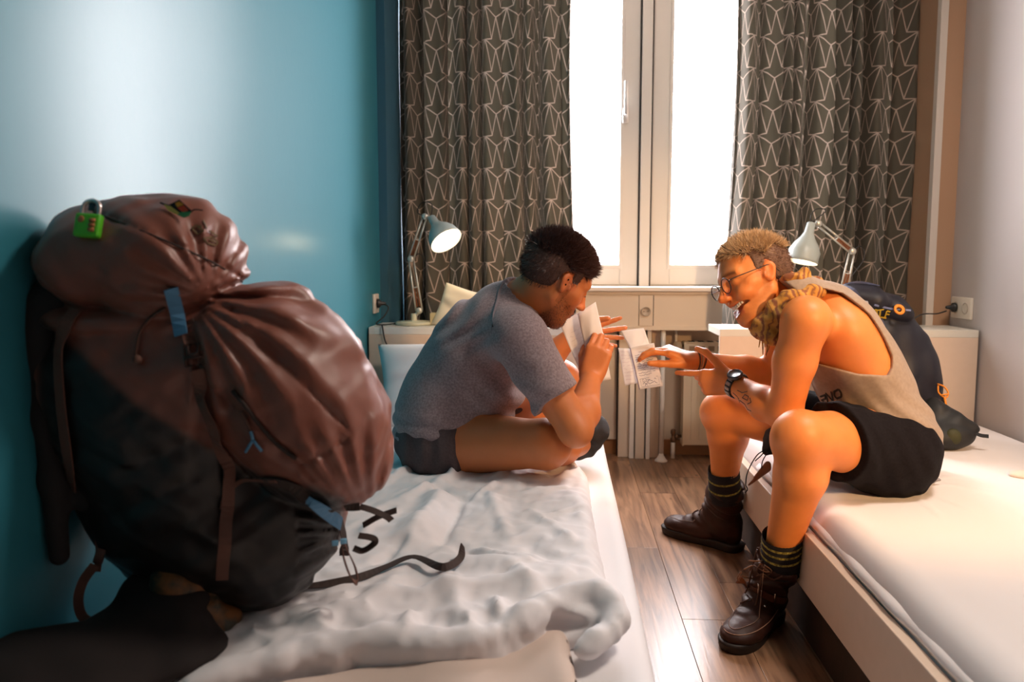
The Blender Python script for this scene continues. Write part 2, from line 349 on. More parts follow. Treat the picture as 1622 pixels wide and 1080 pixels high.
ivory = mat('ivory_plastic', (0.78, 0.70, 0.60), 0.35)
def socket(name, label, c, n, up=(0, 0, 1), size=(0.08, 0.08), wells=1, plate=True, plug=None):
    t = thing(name, label, 'power socket', c); M = zframe(c, n, np.cross(up, n)); n = unit(n); x = unit(np.cross(up, n))
    if plate:
        bm = bmesh.new(); box(bm, (0, 0, 0.005), (size[0] * (1 if wells == 1 else 1.85), size[1], 0.011), bev=0.004); bm.transform(M); from_bm('plate', bm, ivory if name else ivory, t)
    for k in range(wells):
        off = 0 if wells == 1 else (k - 0.5) * size[0] * 0.88
        M2 = M @ Matrix.Translation((off, 0, 0.008))
        bm = lathe(bmesh.new(), [(0.0215, 0.002), (0.023, 0.0045), (0.0195, 0.0045), (0.0185, -0.004), (0.0, -0.004)], M2, 24, cap=False); w_ = from_bm('socket_well', bm, mat('well_ivory', (0.50, 0.42, 0.34), 0.5), t)
        for a in (-0.0095, 0.0095): from_bm('hole', lathe(bmesh.new(), [(0.0026, -0.0035), (0.0026, -0.003)], M2 @ Matrix.Translation((a, 0, 0)), 8), dark, w_)
        from_bm('earth_clip', box(bmesh.new(), tuple(M2 @ Vector((0, -0.016, 0.0))), (0.003, 0.003, 0.003)), mat('brass_clip', (0.5, 0.3, 0.12), 0.4, 0.7), w_)
    return t, M
socket('power_socket', 'single ivory power socket set in the cable box under the window sill', P(1023, 493, 3.833), (0, -1, 0), plate=False)
# ---- floor: laminate planks running towards the window
def plank_mat(i):
    g = np.random.default_rng(i); a = 0.75 + 0.5 * g.random(); t = g.random()
    c1 = np.array([0.33, 0.18, 0.10]) * a * (1 - 0.10 * t); c2 = np.array([0.13, 0.065, 0.036]) * a
    m = bpy.data.materials.new('plank_wood'); m.use_nodes = True; N = m.node_tree.nodes; L = m.node_tree.links; b = N['Principled BSDF']
    tc = N.new('ShaderNodeTexCoord'); mp = N.new('ShaderNodeMapping'); mp.inputs['Scale'].default_value = (14, 0.9, 1); mp.inputs['Location'].default_value = (g.random() * 20, g.random() * 20, 0)
    n = N.new('ShaderNodeTexNoise'); n.inputs['Scale'].default_value = 3.0; n.inputs['Detail'].default_value = 8; n.inputs['Distortion'].default_value = 0.9
    n2 = N.new('ShaderNodeTexNoise'); n2.inputs['Scale'].default_value = 5.5; n2.inputs['Detail'].default_value = 2
    v = N.new('ShaderNodeTexVoronoi'); v.inputs['Scale'].default_value = 3.2; mpv = N.new('ShaderNodeMapping'); mpv.inputs['Scale'].default_value = (2.6, 1, 1); mpv.inputs['Location'].default_value = (g.random() * 9, g.random() * 9, 0)
    L.new(tc.outputs['Object'], mp.inputs[0]); L.new(mp.outputs[0], n.inputs['Vector']); L.new(tc.outputs['Object'], n2.inputs['Vector']); L.new(tc.outputs['Object'], mpv.inputs[0]); L.new(mpv.outputs[0], v.inputs['Vector'])
    r = N.new('ShaderNodeValToRGB'); r.color_ramp.elements[0].position = 0.36; r.color_ramp.elements[0].color = (*c2, 1); r.color_ramp.elements[1].position = 0.60; r.color_ramp.elements[1].color = (*c1, 1)
    L.new(n.outputs['Fac'], r.inputs[0])
    kr = N.new('ShaderNodeMapRange'); kr.inputs[1].default_value = 0.03; kr.inputs[2].default_value = 0.075; L.new(v.outputs['Distance'], kr.inputs[0])
    mx = N.new('ShaderNodeMix'); mx.data_type = 'RGBA'; mx.inputs[6].default_value = (0.07, 0.035, 0.02, 1); L.new(kr.outputs[0], mx.inputs[0]); L.new(r.outputs[0], mx.inputs[7])
    L.new(mx.outputs[2], b.inputs['Base Color']); b.inputs['Roughness'].default_value = 0.30; b.inputs['Specular IOR Level'].default_value = 0.6
    bp = N.new('ShaderNodeBump'); bp.inputs['Strength'].default_value = 0.25; bp.inputs['Distance'].default_value = 0.002; L.new(n.outputs['Fac'], bp.inputs['Height']); L.new(bp.outputs[0], b.inputs['Normal'])
    return m
PM = [plank_mat(i) for i in range(7)]
fl = struct(mbox('floor', (XL - 0.2, YN - 0.1, -0.1), (XR + 0.2, YB + 0.2, -0.009), mat('screed', (0.03, 0.02, 0.015), 0.9)))
k = 0
for j in range(-8, 9):
    x0 = 0.33 + j * 0.15; x1 = x0 + 0.15
    if x1 < XL or x0 > XR: continue
    y = YN + (j * 0.53 % 1.2) - 1.2
    joints = {0: [2.116, 3.0], 1: [2.375, 3.3], -1: [2.66], -2: [2.2]}.get(j, [1.9 + (j * 0.37 % 0.9)])
    ys = sorted([YN] + [q for s_ in (-1.2, 0, 1.2) for q in [joints[0] + s_] if YN + 0.1 < q < YB - 0.1] + [joints[0] - 2.4 if joints[0] - 2.4 > YN + 0.1 else YN] + [YB])
    for a, b_ in zip(ys[:-1], ys[1:]):
        if b_ - a < 0.05: continue
        bm = bmesh.new(); box(bm, ((x0 + x1) / 2, (a + b_) / 2, -0.005), (0.15 - 0.0012, b_ - a - 0.0012, 0.01), bev=0.0008)
        from_bm('plank', bm, PM[(k * 3 + j) % 7], fl, smooth=False); k += 1
# ---- curtains
def curtain_mat(name, base, line):
    m = bpy.data.materials.new(name); m.use_nodes = True; N = m.node_tree.nodes; L = m.node_tree.links; b = N['Principled BSDF']
    def M_(op, a, b_=None, c=None, clamp=False):
        n = N.new('ShaderNodeMath'); n.operation = op; n.use_clamp = clamp
        for i, q in enumerate((a, b_, c)):
            if q is None: continue
            if isinstance(q, (int, float)): n.inputs[i].default_value = q
            else: L.new(q, n.inputs[i])
        return n.outputs[0]
    uv = N.new('ShaderNodeUVMap'); sp = N.new('ShaderNodeSeparateXYZ'); L.new(uv.outputs[0], sp.inputs[0])
    PW, PH = 0.150, 0.138
    def seg(x, y, a, b_):
        (ax, ay), (bx, by) = a, b_; dx, dy = bx - ax, by - ay; l2 = dx * dx + dy * dy
        t = M_('MULTIPLY_ADD', M_('SUBTRACT', x, ax), dx / l2, M_('MULTIPLY', M_('SUBTRACT', y, ay), dy / l2)); t = M_('MINIMUM', M_('MAXIMUM', t, 0.0), 1.0)
        ex = M_('SUBTRACT', M_('SUBTRACT', x, ax), M_('MULTIPLY', t, dx)); ey = M_('SUBTRACT', M_('SUBTRACT', y, ay), M_('MULTIPLY', t, dy))
        return M_('SQRT', M_('MULTIPLY_ADD', ex, ex, M_('MULTIPLY', ey, ey)))
    def motif(offx, offy):
        fx = M_('ABSOLUTE', M_('MULTIPLY', M_('SUBTRACT', M_('FRACT', M_('ADD', M_('DIVIDE', sp.outputs[0], PW), offx)), 0.5), PW))
        fy = M_('MULTIPLY', M_('FRACT', M_('ADD', M_('DIVIDE', sp.outputs[1], PH), offy)), PH)
        A, S, B, C_ = (0, PH), (PW * 0.5, PH * 0.72), (PW * 0.30, 0.006), (0, 0.0)
        d = None
        for q in ((A, S), (S, B), (A, B), (B, C_), ((0, 0), (PW * 0.5, -PH * 0.28))):
            s_ = seg(fx, fy, *q); d = s_ if d is None else M_('MINIMUM', d, s_)
        return d
    d = motif(0.0, 0.0)
    msk = M_('SUBTRACT', 1.0, M_('MULTIPLY', M_('SUBTRACT', d, 0.0019), 1 / 0.0012, None, True), None, True)
    n = N.new('ShaderNodeTexNoise'); n.inputs['Scale'].default_value = 900; L.new(uv.outputs[0], n.inputs[0])
    mx = N.new('ShaderNodeMix'); mx.data_type = 'RGBA'; L.new(msk, mx.inputs[0]); mx.inputs[6].default_value = (*base, 1); mx.inputs[7].default_value = (*line, 1)
    L.new(mx.outputs[2], b.inputs['Base Color']); b.inputs['Roughness'].default_value = 0.75; b.inputs['Sheen Weight'].default_value = 0.15
    # woven cloth lets a little daylight through
    tl = N.new('ShaderNodeBsdfTranslucent'); L.new(mx.outputs[2], tl.inputs[0]); ms = N.new('ShaderNodeMixShader'); ms.inputs[0].default_value = 0.07
    L.new(b.outputs[0], ms.inputs[1]); L.new(tl.outputs[0], ms.inputs[2]); L.new(ms.outputs[0], N['Material Output'].inputs[0])
    return m
CM = curtain_mat('curtain_print', (0.070, 0.060, 0.040), (0.40, 0.31, 0.25))
def curtain(label, xa, xb, Y, seed, z0=0.12, z1=2.5, amp=0.075, n=9, edge=0.0):
    g = np.random.default_rng(seed); S = 420; s = np.linspace(0, 1, S)
    # irregular folds: phase runs unevenly
    kn = np.cumsum(0.55 + g.random(n + 2)); kn = (kn - kn[0]) / (kn[-1] - kn[0]); ph = np.interp(s, kn, np.arange(n + 2)) * 2 * math.pi
    am = amp * np.interp(s, np.linspace(0, 1, n + 1), 0.55 + 0.6 * g.random(n + 1))
    zs = np.linspace(z0, z1, 46); V = []; UV = []
    arc0 = None
    for z in zs:
        f = (z - z0) / (z1 - z0); a = am * (1.12 - 0.35 * f)
        y = Y + a * np.sin(ph + 0.25 * math.sin(3 * z)) + 0.3 * a * np.sin(2.3 * ph + 1.1) + 0.004 * np.sin(z * 9 + s * 30)
        x = xa + (xb - xa) * s + 0.35 * a * np.cos(ph) * (s > 0.02) * (s < 0.98) + edge * (0.018 * math.sin(z * 2.2 + 0.6)) * s if edge >= 0 else xa + (xb - xa) * s + 0.35 * a * np.cos(ph) + edge * (0.018 * math.sin(z * 2.2 + 0.6)) * (1 - s)
        ar = np.concatenate([[0], np.cumsum(np.hypot(np.diff(x), np.diff(y)))])
        if arc0 is None: arc0 = ar
        V.append(np.stack([x, y, np.full(S, z)], 1)); UV.append(np.stack([arc0, np.full(S, z)], 1))
    V = np.concatenate(V); UV = np.concatenate(UV)
    Fc = [(i * S + j, i * S + j + 1, (i + 1) * S + j + 1, (i + 1) * S + j) for i in range(len(zs) - 1) for j in range(S - 1)]
    o = from_py('curtain', V, Fc, CM); ul = o.data.uv_layers.new(name='UVMap'); li = np.empty(len(o.data.loops), np.int32); o.data.loops.foreach_get('vertex_index', li)
    ul.data.foreach_set('uv', UV[li].astype(np.float32).ravel()); return tag(o, label, 'curtain')
curtain('long olive curtain with pale angular line pattern left of the window, beside the blue wall', XL + 0.040, P(908, 415, 3.6)[0], 3.62, 3, n=8, edge=1)
curtain('long olive curtain with pale angular line pattern right of the window, beside the beige recess', P(1149, 415, 3.6)[0], XR - 0.10, 3.62, 11, n=8, edge=-1)
mtube('curtain_rail', [(XL + 0.035, 3.62, 2.53), (XR - 0.085, 3.62, 2.53)], 0.012, white); tag(bpy.data.objects['curtain_rail'], 'white curtain rail over the window', 'curtain rail')
# ---- upright boards, post, radiator below the window
bs = thing('board_stack', 'cream upright boards standing under the cable box beside the round post', 'boards', (P(1010, 719, 3.93)[0], 3.93, 0))
for i, (ua, ub, y0, m_) in enumerate(((980, 998, 3.93, 0), (998, 1005.5, 3.905, 1), (1007.5, 1022, 3.90, 0), (1024.5, 1031, 3.895, 1), (1031, 1045, 3.93, 2))):
    cm = (MATS['service_box_white'], white, mat('board_beige', (0.62, 0.48, 0.36), 0.5))[m_]
    mbox('board', (P(ua, 600, y0)[0], y0, 0.0), (P(ub, 600, y0)[0], 3.998, 0.643), cm, bs, 0.003)
for ua, ub in ((978, 980), (1005.5, 1007.5), (1022, 1024.5), (1045, 1047)):
    mbox('shadow_strip', (P(ua, 600, 3.96)[0], 3.955, 0.0), (P(ub, 600, 3.96)[0], 3.99, 0.643), dark, bs)
lw = mbox('low_wall_panel', (XL + 0.04, 3.985, 0.078), (P(977, 600, 3.985)[0], 4.018, 0.643), MATS['service_box_white'], bev=0.003); tag(lw, 'smooth cream panel on the wall below the cable box, left of the boards', 'wall panel')
pc = P(1047.5, 700, 3.86)
bm = lathe(bmesh.new(), [(0.0305, 0), (0.031, 0.006), (0.022, 0.014), (0.0125, 0.030), (0.0115, 0.04)], Matrix.Translation((pc[0], 3.86, 0)), 24)
pt = thing('support_post', 'slim white round post with a flared foot under the cable box', 'post', (pc[0], 3.86, 0)); from_bm('foot_flange', bm, white, pt)
from_bm('post', lathe(bmesh.new(), [(0.0115, 0.03), (0.0115, 0.645)], Matrix.Translation((pc[0], 3.86, 0)), 20), white, pt)
rx0 = P(1083, 600, 3.93)[0]; rd = thing('radiator', 'cream panel radiator with fine vertical ribs under the window', 'radiator', (rx0 + 0.3, 3.93, 0.06))
radm = mat('radiator_enamel', (0.80, 0.66, 0.47), 0.4)
rtop, rbot = P(1100, 541, 3.93)[2], P(1100, 704, 3.93)[2]
mbox('panel', (rx0, 3.91, rbot), (rx0 + 0.66, 3.935, rtop - 0.004), radm, rd, 0.006)
for i in range(16): mbox('rib', (rx0 + 0.035 + i * 0.04, 3.9055, rbot + 0.03), (rx0 + 0.06 + i * 0.04, 3.911, rtop - 0.055), radm, rd, 0.0025)
mbox('side_cover', (rx0 - 0.004, 3.905, rbot - 0.003), (rx0 + 0.004, 3.985, rtop), radm, rd, 0.002)
mbox('rear_panel', (rx0, 3.965, rbot), (rx0 + 0.66, 3.985, rtop - 0.004), radm, rd, 0.004)
gr = mbox('top_grille', (rx0, 3.903, rtop - 0.004), (rx0 + 0.66, 3.985, rtop), radm, rd, 0.002)
for i in range(14): mbox('slot', (rx0 + 0.02 + i * 0.046, 3.915, rtop - 0.001), (rx0 + 0.05 + i * 0.046, 3.972, rtop + 0.0006), dark, gr)
for i in range(14): mbox('front_slot', (rx0 + 0.02 + i * 0.046, 3.9095, rtop - 0.045), (rx0 + 0.05 + i * 0.046, 3.9105, rtop - 0.02), mat('slot_brown', (0.35, 0.22, 0.12), 0.7), rd)
brass = mat('old_brass', (0.22, 0.13, 0.08), 0.4, 0.8)
vx = P(1066, 700, 3.93)[0]; vl = thing('radiator_valve', 'small dark brass valve on a short white pipe at the foot of the radiator', 'valve', (vx, 3.93, 0))
from_bm('pipe', lathe(bmesh.new(), [(0.011, 0.0), (0.011, 0.082)], Matrix.Translation((vx, 3.93, 0)), 16), white, vl)
from_bm('valve_body', lathe(bmesh.new(), [(0.010, 0.080), (0.014, 0.084), (0.014, 0.10), (0.009, 0.103), (0.009, 0.12), (0.0125, 0.124), (0.0125, 0.140), (0.008, 0.146)], Matrix.Translation((vx, 3.93, 0)), 16), brass, vl)
from_bm('union', lathe(bmesh.new(), [(0.007, 0), (0.007, 0.008), (0.012, 0.010), (0.012, 0.024), (0.008, 0.026), (0.008, 0.04)], zframe((vx, 3.93, 0.108), (1, 0, 0.1)), 14), brass, vl)
kx = P(1073, 548, 3.93); tv = thing('thermostat_valve', 'rounded brass thermostat knob at the top corner of the radiator', 'valve', kx)
from_bm('knob', lathe(bmesh.new(), [(0.008, -0.015), (0.021, -0.012), (0.024, 0.004), (0.020, 0.018), (0.0, 0.022)], zframe(kx, (-0.2, -0.9, 0.35)), 20), mat('yellowed_plastic', (0.62, 0.46, 0.28), 0.4), tv)
from_bm('stem', lathe(bmesh.new(), [(0.008, 0), (0.008, 0.035)], zframe(kx, (1, 0.2, 0)), 12), brass, tv)
from_bm('pipe', tube(bmesh.new(), [kx + np.array([0, 0.02, 0]), kx + np.array([0, 0.05, 0.0]), kx + np.array([0, 0.06, 0.1])], 0.008, 10, 6), white, tv)
# unseen ceiling lamp and reading lamp, both added for warm light
cl = thing('added_ceiling_lamp', 'added unseen round opal ceiling lamp behind and above the right bed', 'lamp', (1.15, 1.45, 2.6))
wl = thing('added_wall_lamp', 'added unseen cone reading lamp on the right wall near the foot of the right bed', 'lamp', (1.50, 0.30, 1.48))
_ax = Vector((0.80, 2.1, 0.80)) - Vector((1.42, 0.35, 1.42))
from_bm('wall_plate', lathe(bmesh.new(), [(0.045, 0), (0.045, 0.015), (0.02, 0.02)], zframe((XR, 0.28, 1.48), (-1, 0, 0)), 24), white, wl)
mtube('bracket', [(XR - 0.015, 0.28, 1.48), (1.50, 0.29, 1.475), (1.45, 0.30, 1.45)], 0.008, chrome, wl)
from_bm('lamp_shade', lathe(bmesh.new(), [(0.02, -0.06), (0.035, -0.05), (0.085, 0.06), (0.083, 0.06), (0.033, -0.046), (0.004, -0.05)], zframe((1.425, 0.345, 1.425), _ax), 32, cap=False), white, wl)
from_bm('lamp_shade', lathe(bmesh.new(), [(0.21, 2.60), (0.235, 2.585), (0.235, 2.52), (0.225, 2.51), (0.222, 2.515), (0.228, 2.58)], Matrix.Translation((1.15, 1.45, 0)), 40, cap=False), white, cl)
# ---------------------------------------------------------------- beds
sheet = mat('white_cotton_sheet', (0.84, 0.82, 0.84), 0.85, sheen=0.1, noise=(3, (0.81, 0.79, 0.81), 0.3), bump=(420, 0.05, 0.0006))
sheetw = mat('warm_cotton_sheet', (0.84, 0.79, 0.78), 0.85, sheen=0.1, noise=(3, (0.81, 0.76, 0.75), 0.3), bump=(420, 0.05, 0.0006))
bedw = mat('bed_laminate', (0.74, 0.58, 0.46), 0.42, noise=(40, (0.71, 0.55, 0.43), 0.3))
YH = 3.10; ZH = P(760, 519, YH)[2]
def bed(label, x0, x1, side, y0=-0.2):
    t = thing('bed', label, 'bed', ((x0 + x1) / 2, 1.5, 0))
    mbox('headboard', (x0, YH, 0.0), (x1, YH + 0.018, ZH - 0.028), bedw, t, 0.002)
    mbox('headboard_shelf', (x0, YH, ZH - 0.028), (x1, YF - 0.004, ZH), white if side > 0 else mat('shelf_white', (0.72, 0.68, 0.60), 0.4), t, 0.002)
    ex = x1 if side > 0 else x0
    mbox('side_board', (ex - 0.012 - 0.012 * side, y0, 0.153), (ex + 0.012 - 0.012 * side, YH, 0.300), bedw, t, 0.003)
    ox = x0 if side > 0 else x1
    mbox('side_board', (ox - 0.012 + 0.012 * side, y0, 0.153), (ox + 0.012 + 0.012 * side, YH, 0.300), bedw, t, 0.003)
    mbox('slatted_base', (x0 + 0.03, y0, 0.17), (x1 - 0.03, YH, 0.195), mat('plinth_wood', (0.060, 0.028, 0.015), 0.7, noise=(12, (0.03, 0.015, 0.008), 0.2)), t)  # wood colour darkened to carry the deep shadow under the bed
    px = ex - side * 0.03
    mbox('plinth', (min(px, ox + side * 0.06), y0 + 0.05, 0.0), (max(px, ox + side * 0.06), YH, 0.17), MATS['plinth_wood'], t)
    return t
LX0, LX1, RX0, RX1 = XL + 0.008, 0.149, 0.604, XR - 0.008
bed('low white bed with headboard shelf against the turquoise wall', LX0, LX1, 1)
bed('low white bed with headboard shelf on the right, under the smiling seated man', RX0, RX1, -1)
def mattress(label, x0, x1, m, seed, zt, dents=(), yfar=YH - 0.004, rad=0.03, dense=1):
    s = Solid(); y0 = -0.15
    nx, ny = 110, 260; xs = np.linspace(x0, x1, nx); ys = np.linspace(y0, yfar, ny)
    X, Y = np.meshgrid(xs, ys, indexing='ij'); Q = np.stack([X.ravel(), Y.ravel(), 0 * X.ravel()], 1)
    e = np.minimum(np.minimum(X - x0, x1 - X), yfar - Y); Z = zt - rad * (1 - np.sqrt(np.clip(1 - (1 - np.clip(e / rad, 0, 1)) ** 2, 0, 1)))
    Z = Z + (wav(Q, 1.2, seed) * 0.004).reshape(X.shape)
    for (cx, cy, rx, ry, dz) in dents: Z -= dz * np.exp(-((X - cx) / rx) ** 2 - ((Y - cy) / ry) ** 2)
    return X, Y, Z
def grid_mesh(name, X, Y, Z, zb, m, parent=None):
    nx, ny = X.shape; V = np.stack([X.ravel(), Y.ravel(), Z.ravel()], 1); Fc = [(i * ny + j, (i + 1) * ny + j, (i + 1) * ny + j + 1, i * ny + j + 1) for i in range(nx - 1) for j in range(ny - 1)]
    per = [i * ny for i in range(nx)] + [(nx - 1) * ny + j for j in range(1, ny)] + [i * ny + ny - 1 for i in range(nx - 2, -1, -1)] + [j for j in range(ny - 2, 0, -1)]
    n = len(V); V = np.concatenate([V, np.array([[V[p][0], V[p][1], zb] for p in per])]); k = len(per)
    Fc += [(per[i], n + i, n + (i + 1) % k, per[(i + 1) % k]) for i in range(k)] + [tuple(n + i for i in range(k))[::-1]]
    bm_o = from_py(name, V, Fc, m, parent); bm = bmesh.new(); bm.from_mesh(bm_o.data); bmesh.ops.recalc_face_normals(bm, faces=bm.faces); bm.to_mesh(bm_o.data); bm.free(); return bm_o
def crease(X, Y, a, b, amp, wd):
    a = np.asarray(a[:2], float); b = np.asarray(b[:2], float); d = b - a; L = np.linalg.norm(d); t = ((X - a[0]) * d[0] + (Y - a[1]) * d[1]) / L / L
    dist = ((X - a[0]) * d[1] - (Y - a[1]) * d[0]) / L; fade = np.clip(t * 4, 0, 1) * np.clip((1 - t) * 4, 0, 1)
    fade = fade * fade * (3 - 2 * fade); return amp * fade * np.exp(-(dist / wd) ** 2)
X, Y, Z = mattress('', LX0 + 0.004, LX1 - 0.002, sheet, 5, ZM, [(-0.32, 2.1, 0.2, 0.25, 0.015)])
for q in range(14):
    a = PZ(930 + q * 2, 700 + q * 7, ZM); b = PZ(962 + q, 705 + q * 8, ZM); Z += crease(X, Y, a, b, 0.002, 0.005)
mL = grid_mesh('mattress', X, Y, Z, 0.197, sheet); tag(mL, 'white sheeted mattress on the left bed, under the rumpled duvet', 'mattress')
X, Y, Z = mattress('', RX0 + 0.030, RX1 - 0.004, sheetw, 9, ZM + 0.022, [(0.86, 2.1, 0.17, 0.2, 0.006)], rad=0.055)
for (a, b, am, wd) in (((1480, 775), (1600, 800), 0.004, 0.006), ((1450, 782), (1560, 830), 0.004, 0.007), ((1440, 785), (1500, 840), 0.003, 0.006), ((1470, 770), (1560, 765), 0.003, 0.005), ((1300, 800), (1420, 800), -0.003, 0.02)):
    Z += crease(X, Y, PZ(*a, ZM), PZ(*b, ZM), am, wd)
mR = grid_mesh('mattress', X, Y, Z, 0.197, sheetw); tag(mR, 'warm white sheeted mattress on the right bed, under the smiling man', 'mattress')
sk = []
for i in range(60):
    y = 0.2 + i * 0.04; w1 = 0.003 * math.sin(i * 0.5) + 0.002 * math.sin(i * 1.3)
    sk.append([(RX0 + 0.027 + w1 * 0.5, y, 0.301), (RX0 + 0.020 + w1, y, 0.314), (RX0 + 0.035 + w1 * 0.6, y, 0.330)])
V = [p for r_ in sk for p in r_]; Fc = [(i * 3 + j, i * 3 + j + 1, i * 3 + j + 4, i * 3 + j + 3) for i in range(59) for j in (0, 1)]
so = from_py('sheet_hem', V, Fc, sheetw, mR); so.modifiers.new('s', 'SOLIDIFY').thickness = 0.003
# ---------------------------------------------------------------- people
def frame(fwd, up):
    x = unit(fwd); z = np.asarray(up, float); z = unit(z - x * z.dot(x)); y = np.cross(z, x); return np.stack([x, y, z], 1)   # columns: forward, left, up
class Fr:
    """local frame: .p(x,y,z) -> world"""
    def __init__(s, o, M, k=1.0): s.o = np.asarray(o, float); s.M = M; s.k = k
    def p(s, x, y, z): return s.o + s.M @ (np.array([x, y, z]) * s.k)
    def d(s, x, y, z): return s.M @ np.array([x, y, z], float)
    def loc(s, Q): return ((Q - s.o) @ s.M) / s.k
def head(S, F, smile=False, nose=1.0):
    k = F.k; e = lambda c, r, kk=0.015, M=F.M, **kw: S.ell(F.p(*c), np.array(r) * k, M, k=kk, **kw); c_ = lambda a, b, ra, rb, kk=0.012, **kw: S.cone(F.p(*a), F.p(*b), ra * k, rb * k, k=kk, **kw)
    e((-0.014, 0, 0.045), (0.097, 0.076, 0.078), 0.02); e((-0.045, 0, 0.020), (0.062, 0.066, 0.066), 0.02)
    e((0.030, 0, 0.002), (0.058, 0.061, 0.082), 0.025)
    for s_ in (-1, 1):
        c_((-0.004, s_ * 0.052, -0.042), (0.058, s_ * 0.022, -0.086), 0.017, 0.016, 0.03)
        e((0.052, s_ * 0.036, -0.016), (0.026, 0.022, 0.022), 0.02)
        c_((0.080, s_ * 0.013, 0.034), (0.066, s_ * 0.046, 0.034), 0.0105, 0.010, 0.018)
        e((0.018, s_ * 0.057, 0.0), (0.035, 0.012, 0.016), 0.02)
    e((0.066, 0, -0.096 if smile else -0.093), (0.020, 0.021, 0.017), 0.02); e((0.045, 0, -0.075), (0.04, 0.036, 0.022), 0.03)
    e((0.070, 0, -0.045), (0.025, 0.032, 0.03), 0.02)
    # eye sockets, lids, eyeballs under them
    for s_ in (-1, 1): e((0.094, s_ * 0.032, 0.014), (0.016, 0.017, 0.012), 0.016, op='s')
    for s_ in (-1, 1): e((0.0725, s_ * 0.032, 0.013), (0.0135, 0.015, 0.0125), 0.006)
    # nose
    c_((0.088, 0, 0.026), (0.112 * nose, 0, -0.014), 0.0075, 0.0095, 0.012); e((0.113 * nose, 0, -0.018), (0.0105, 0.0095, 0.009), 0.008)
    for s_ in (-1, 1): e((0.101, s_ * 0.0115, -0.0215), (0.011, 0.0072, 0.0075), 0.006)
    for s_ in (-1, 1): e((0.106, s_ * 0.006, -0.0290), (0.0042, 0.003, 0.004), 0.003, op='s')
    # mouth
    if smile:
        for s_ in (-1, 1):
            e((0.064, s_ * 0.038, -0.024), (0.022, 0.017, 0.016), 0.014)
            c_((0.098, s_ * 0.017, -0.026), (0.079, s_ * 0.033, -0.050), 0.003, 0.003, 0.006, op='s')
        c_((0.0925, 0.0, -0.0405), (0.074, 0.034, -0.034), 0.0062, 0.0045, 0.008); c_((0.0925, 0.0, -0.0405), (0.074, -0.034, -0.034), 0.0062, 0.0045, 0.008)
        c_((0.0875, 0.0, -0.0795), (0.074, 0.030, -0.059), 0.0062, 0.0045, 0.008); c_((0.0875, 0.0, -0.0795), (0.074, -0.030, -0.059), 0.0062, 0.0045, 0.008)
        c_((0.098, 0, -0.0600), (0.066, 0.036, -0.0450), 0.0150, 0.0062, 0.004, op='s'); c_((0.098, 0, -0.0600), (0.066, -0.036, -0.0450), 0.0150, 0.0062, 0.004, op='s')
    else:
        e((0.0905, 0, -0.045), (0.011, 0.021, 0.0062), 0.007); e((0.0890, 0, -0.0575), (0.010, 0.018, 0.0068), 0.006)
        e((0.1015, 0, -0.0512), (0.010, 0.022, 0.0016), 0.004, op='s')
        e((0.083, 0, -0.070), (0.012, 0.022, 0.005), 0.010, op='s')
    # ears
    for s_ in (-1, 1):
        Me = F.M @ np.array(Matrix.Rotation(-s_ * 0.30, 3, 'Z') @ Matrix.Rotation(-0.22, 3, 'Y'))
        S.ell(F.p(-0.006, s_ * 0.077, 0.002), np.array((0.0165, 0.0065, 0.0275)) * k, Me, k=0.005); S.ell(F.p(-0.010, s_ * 0.079, 0.013), np.array((0.0165, 0.006, 0.017)) * k, Me, k=0.006)
        S.ell(F.p(-0.004, s_ * 0.085, 0.004), np.array((0.0100, 0.005, 0.019)) * k, Me, k=0.003, op='s')
        S.ell(F.p(0.010, s_ * 0.077, -0.002), np.array((0.006, 0.005, 0.009)) * k, Me, k=0.003)
        S.ell(F.p(0.002, s_ * 0.083, -0.001), np.array((0.0045, 0.005, 0.0065)) * k, Me, k=0.002, op='s')
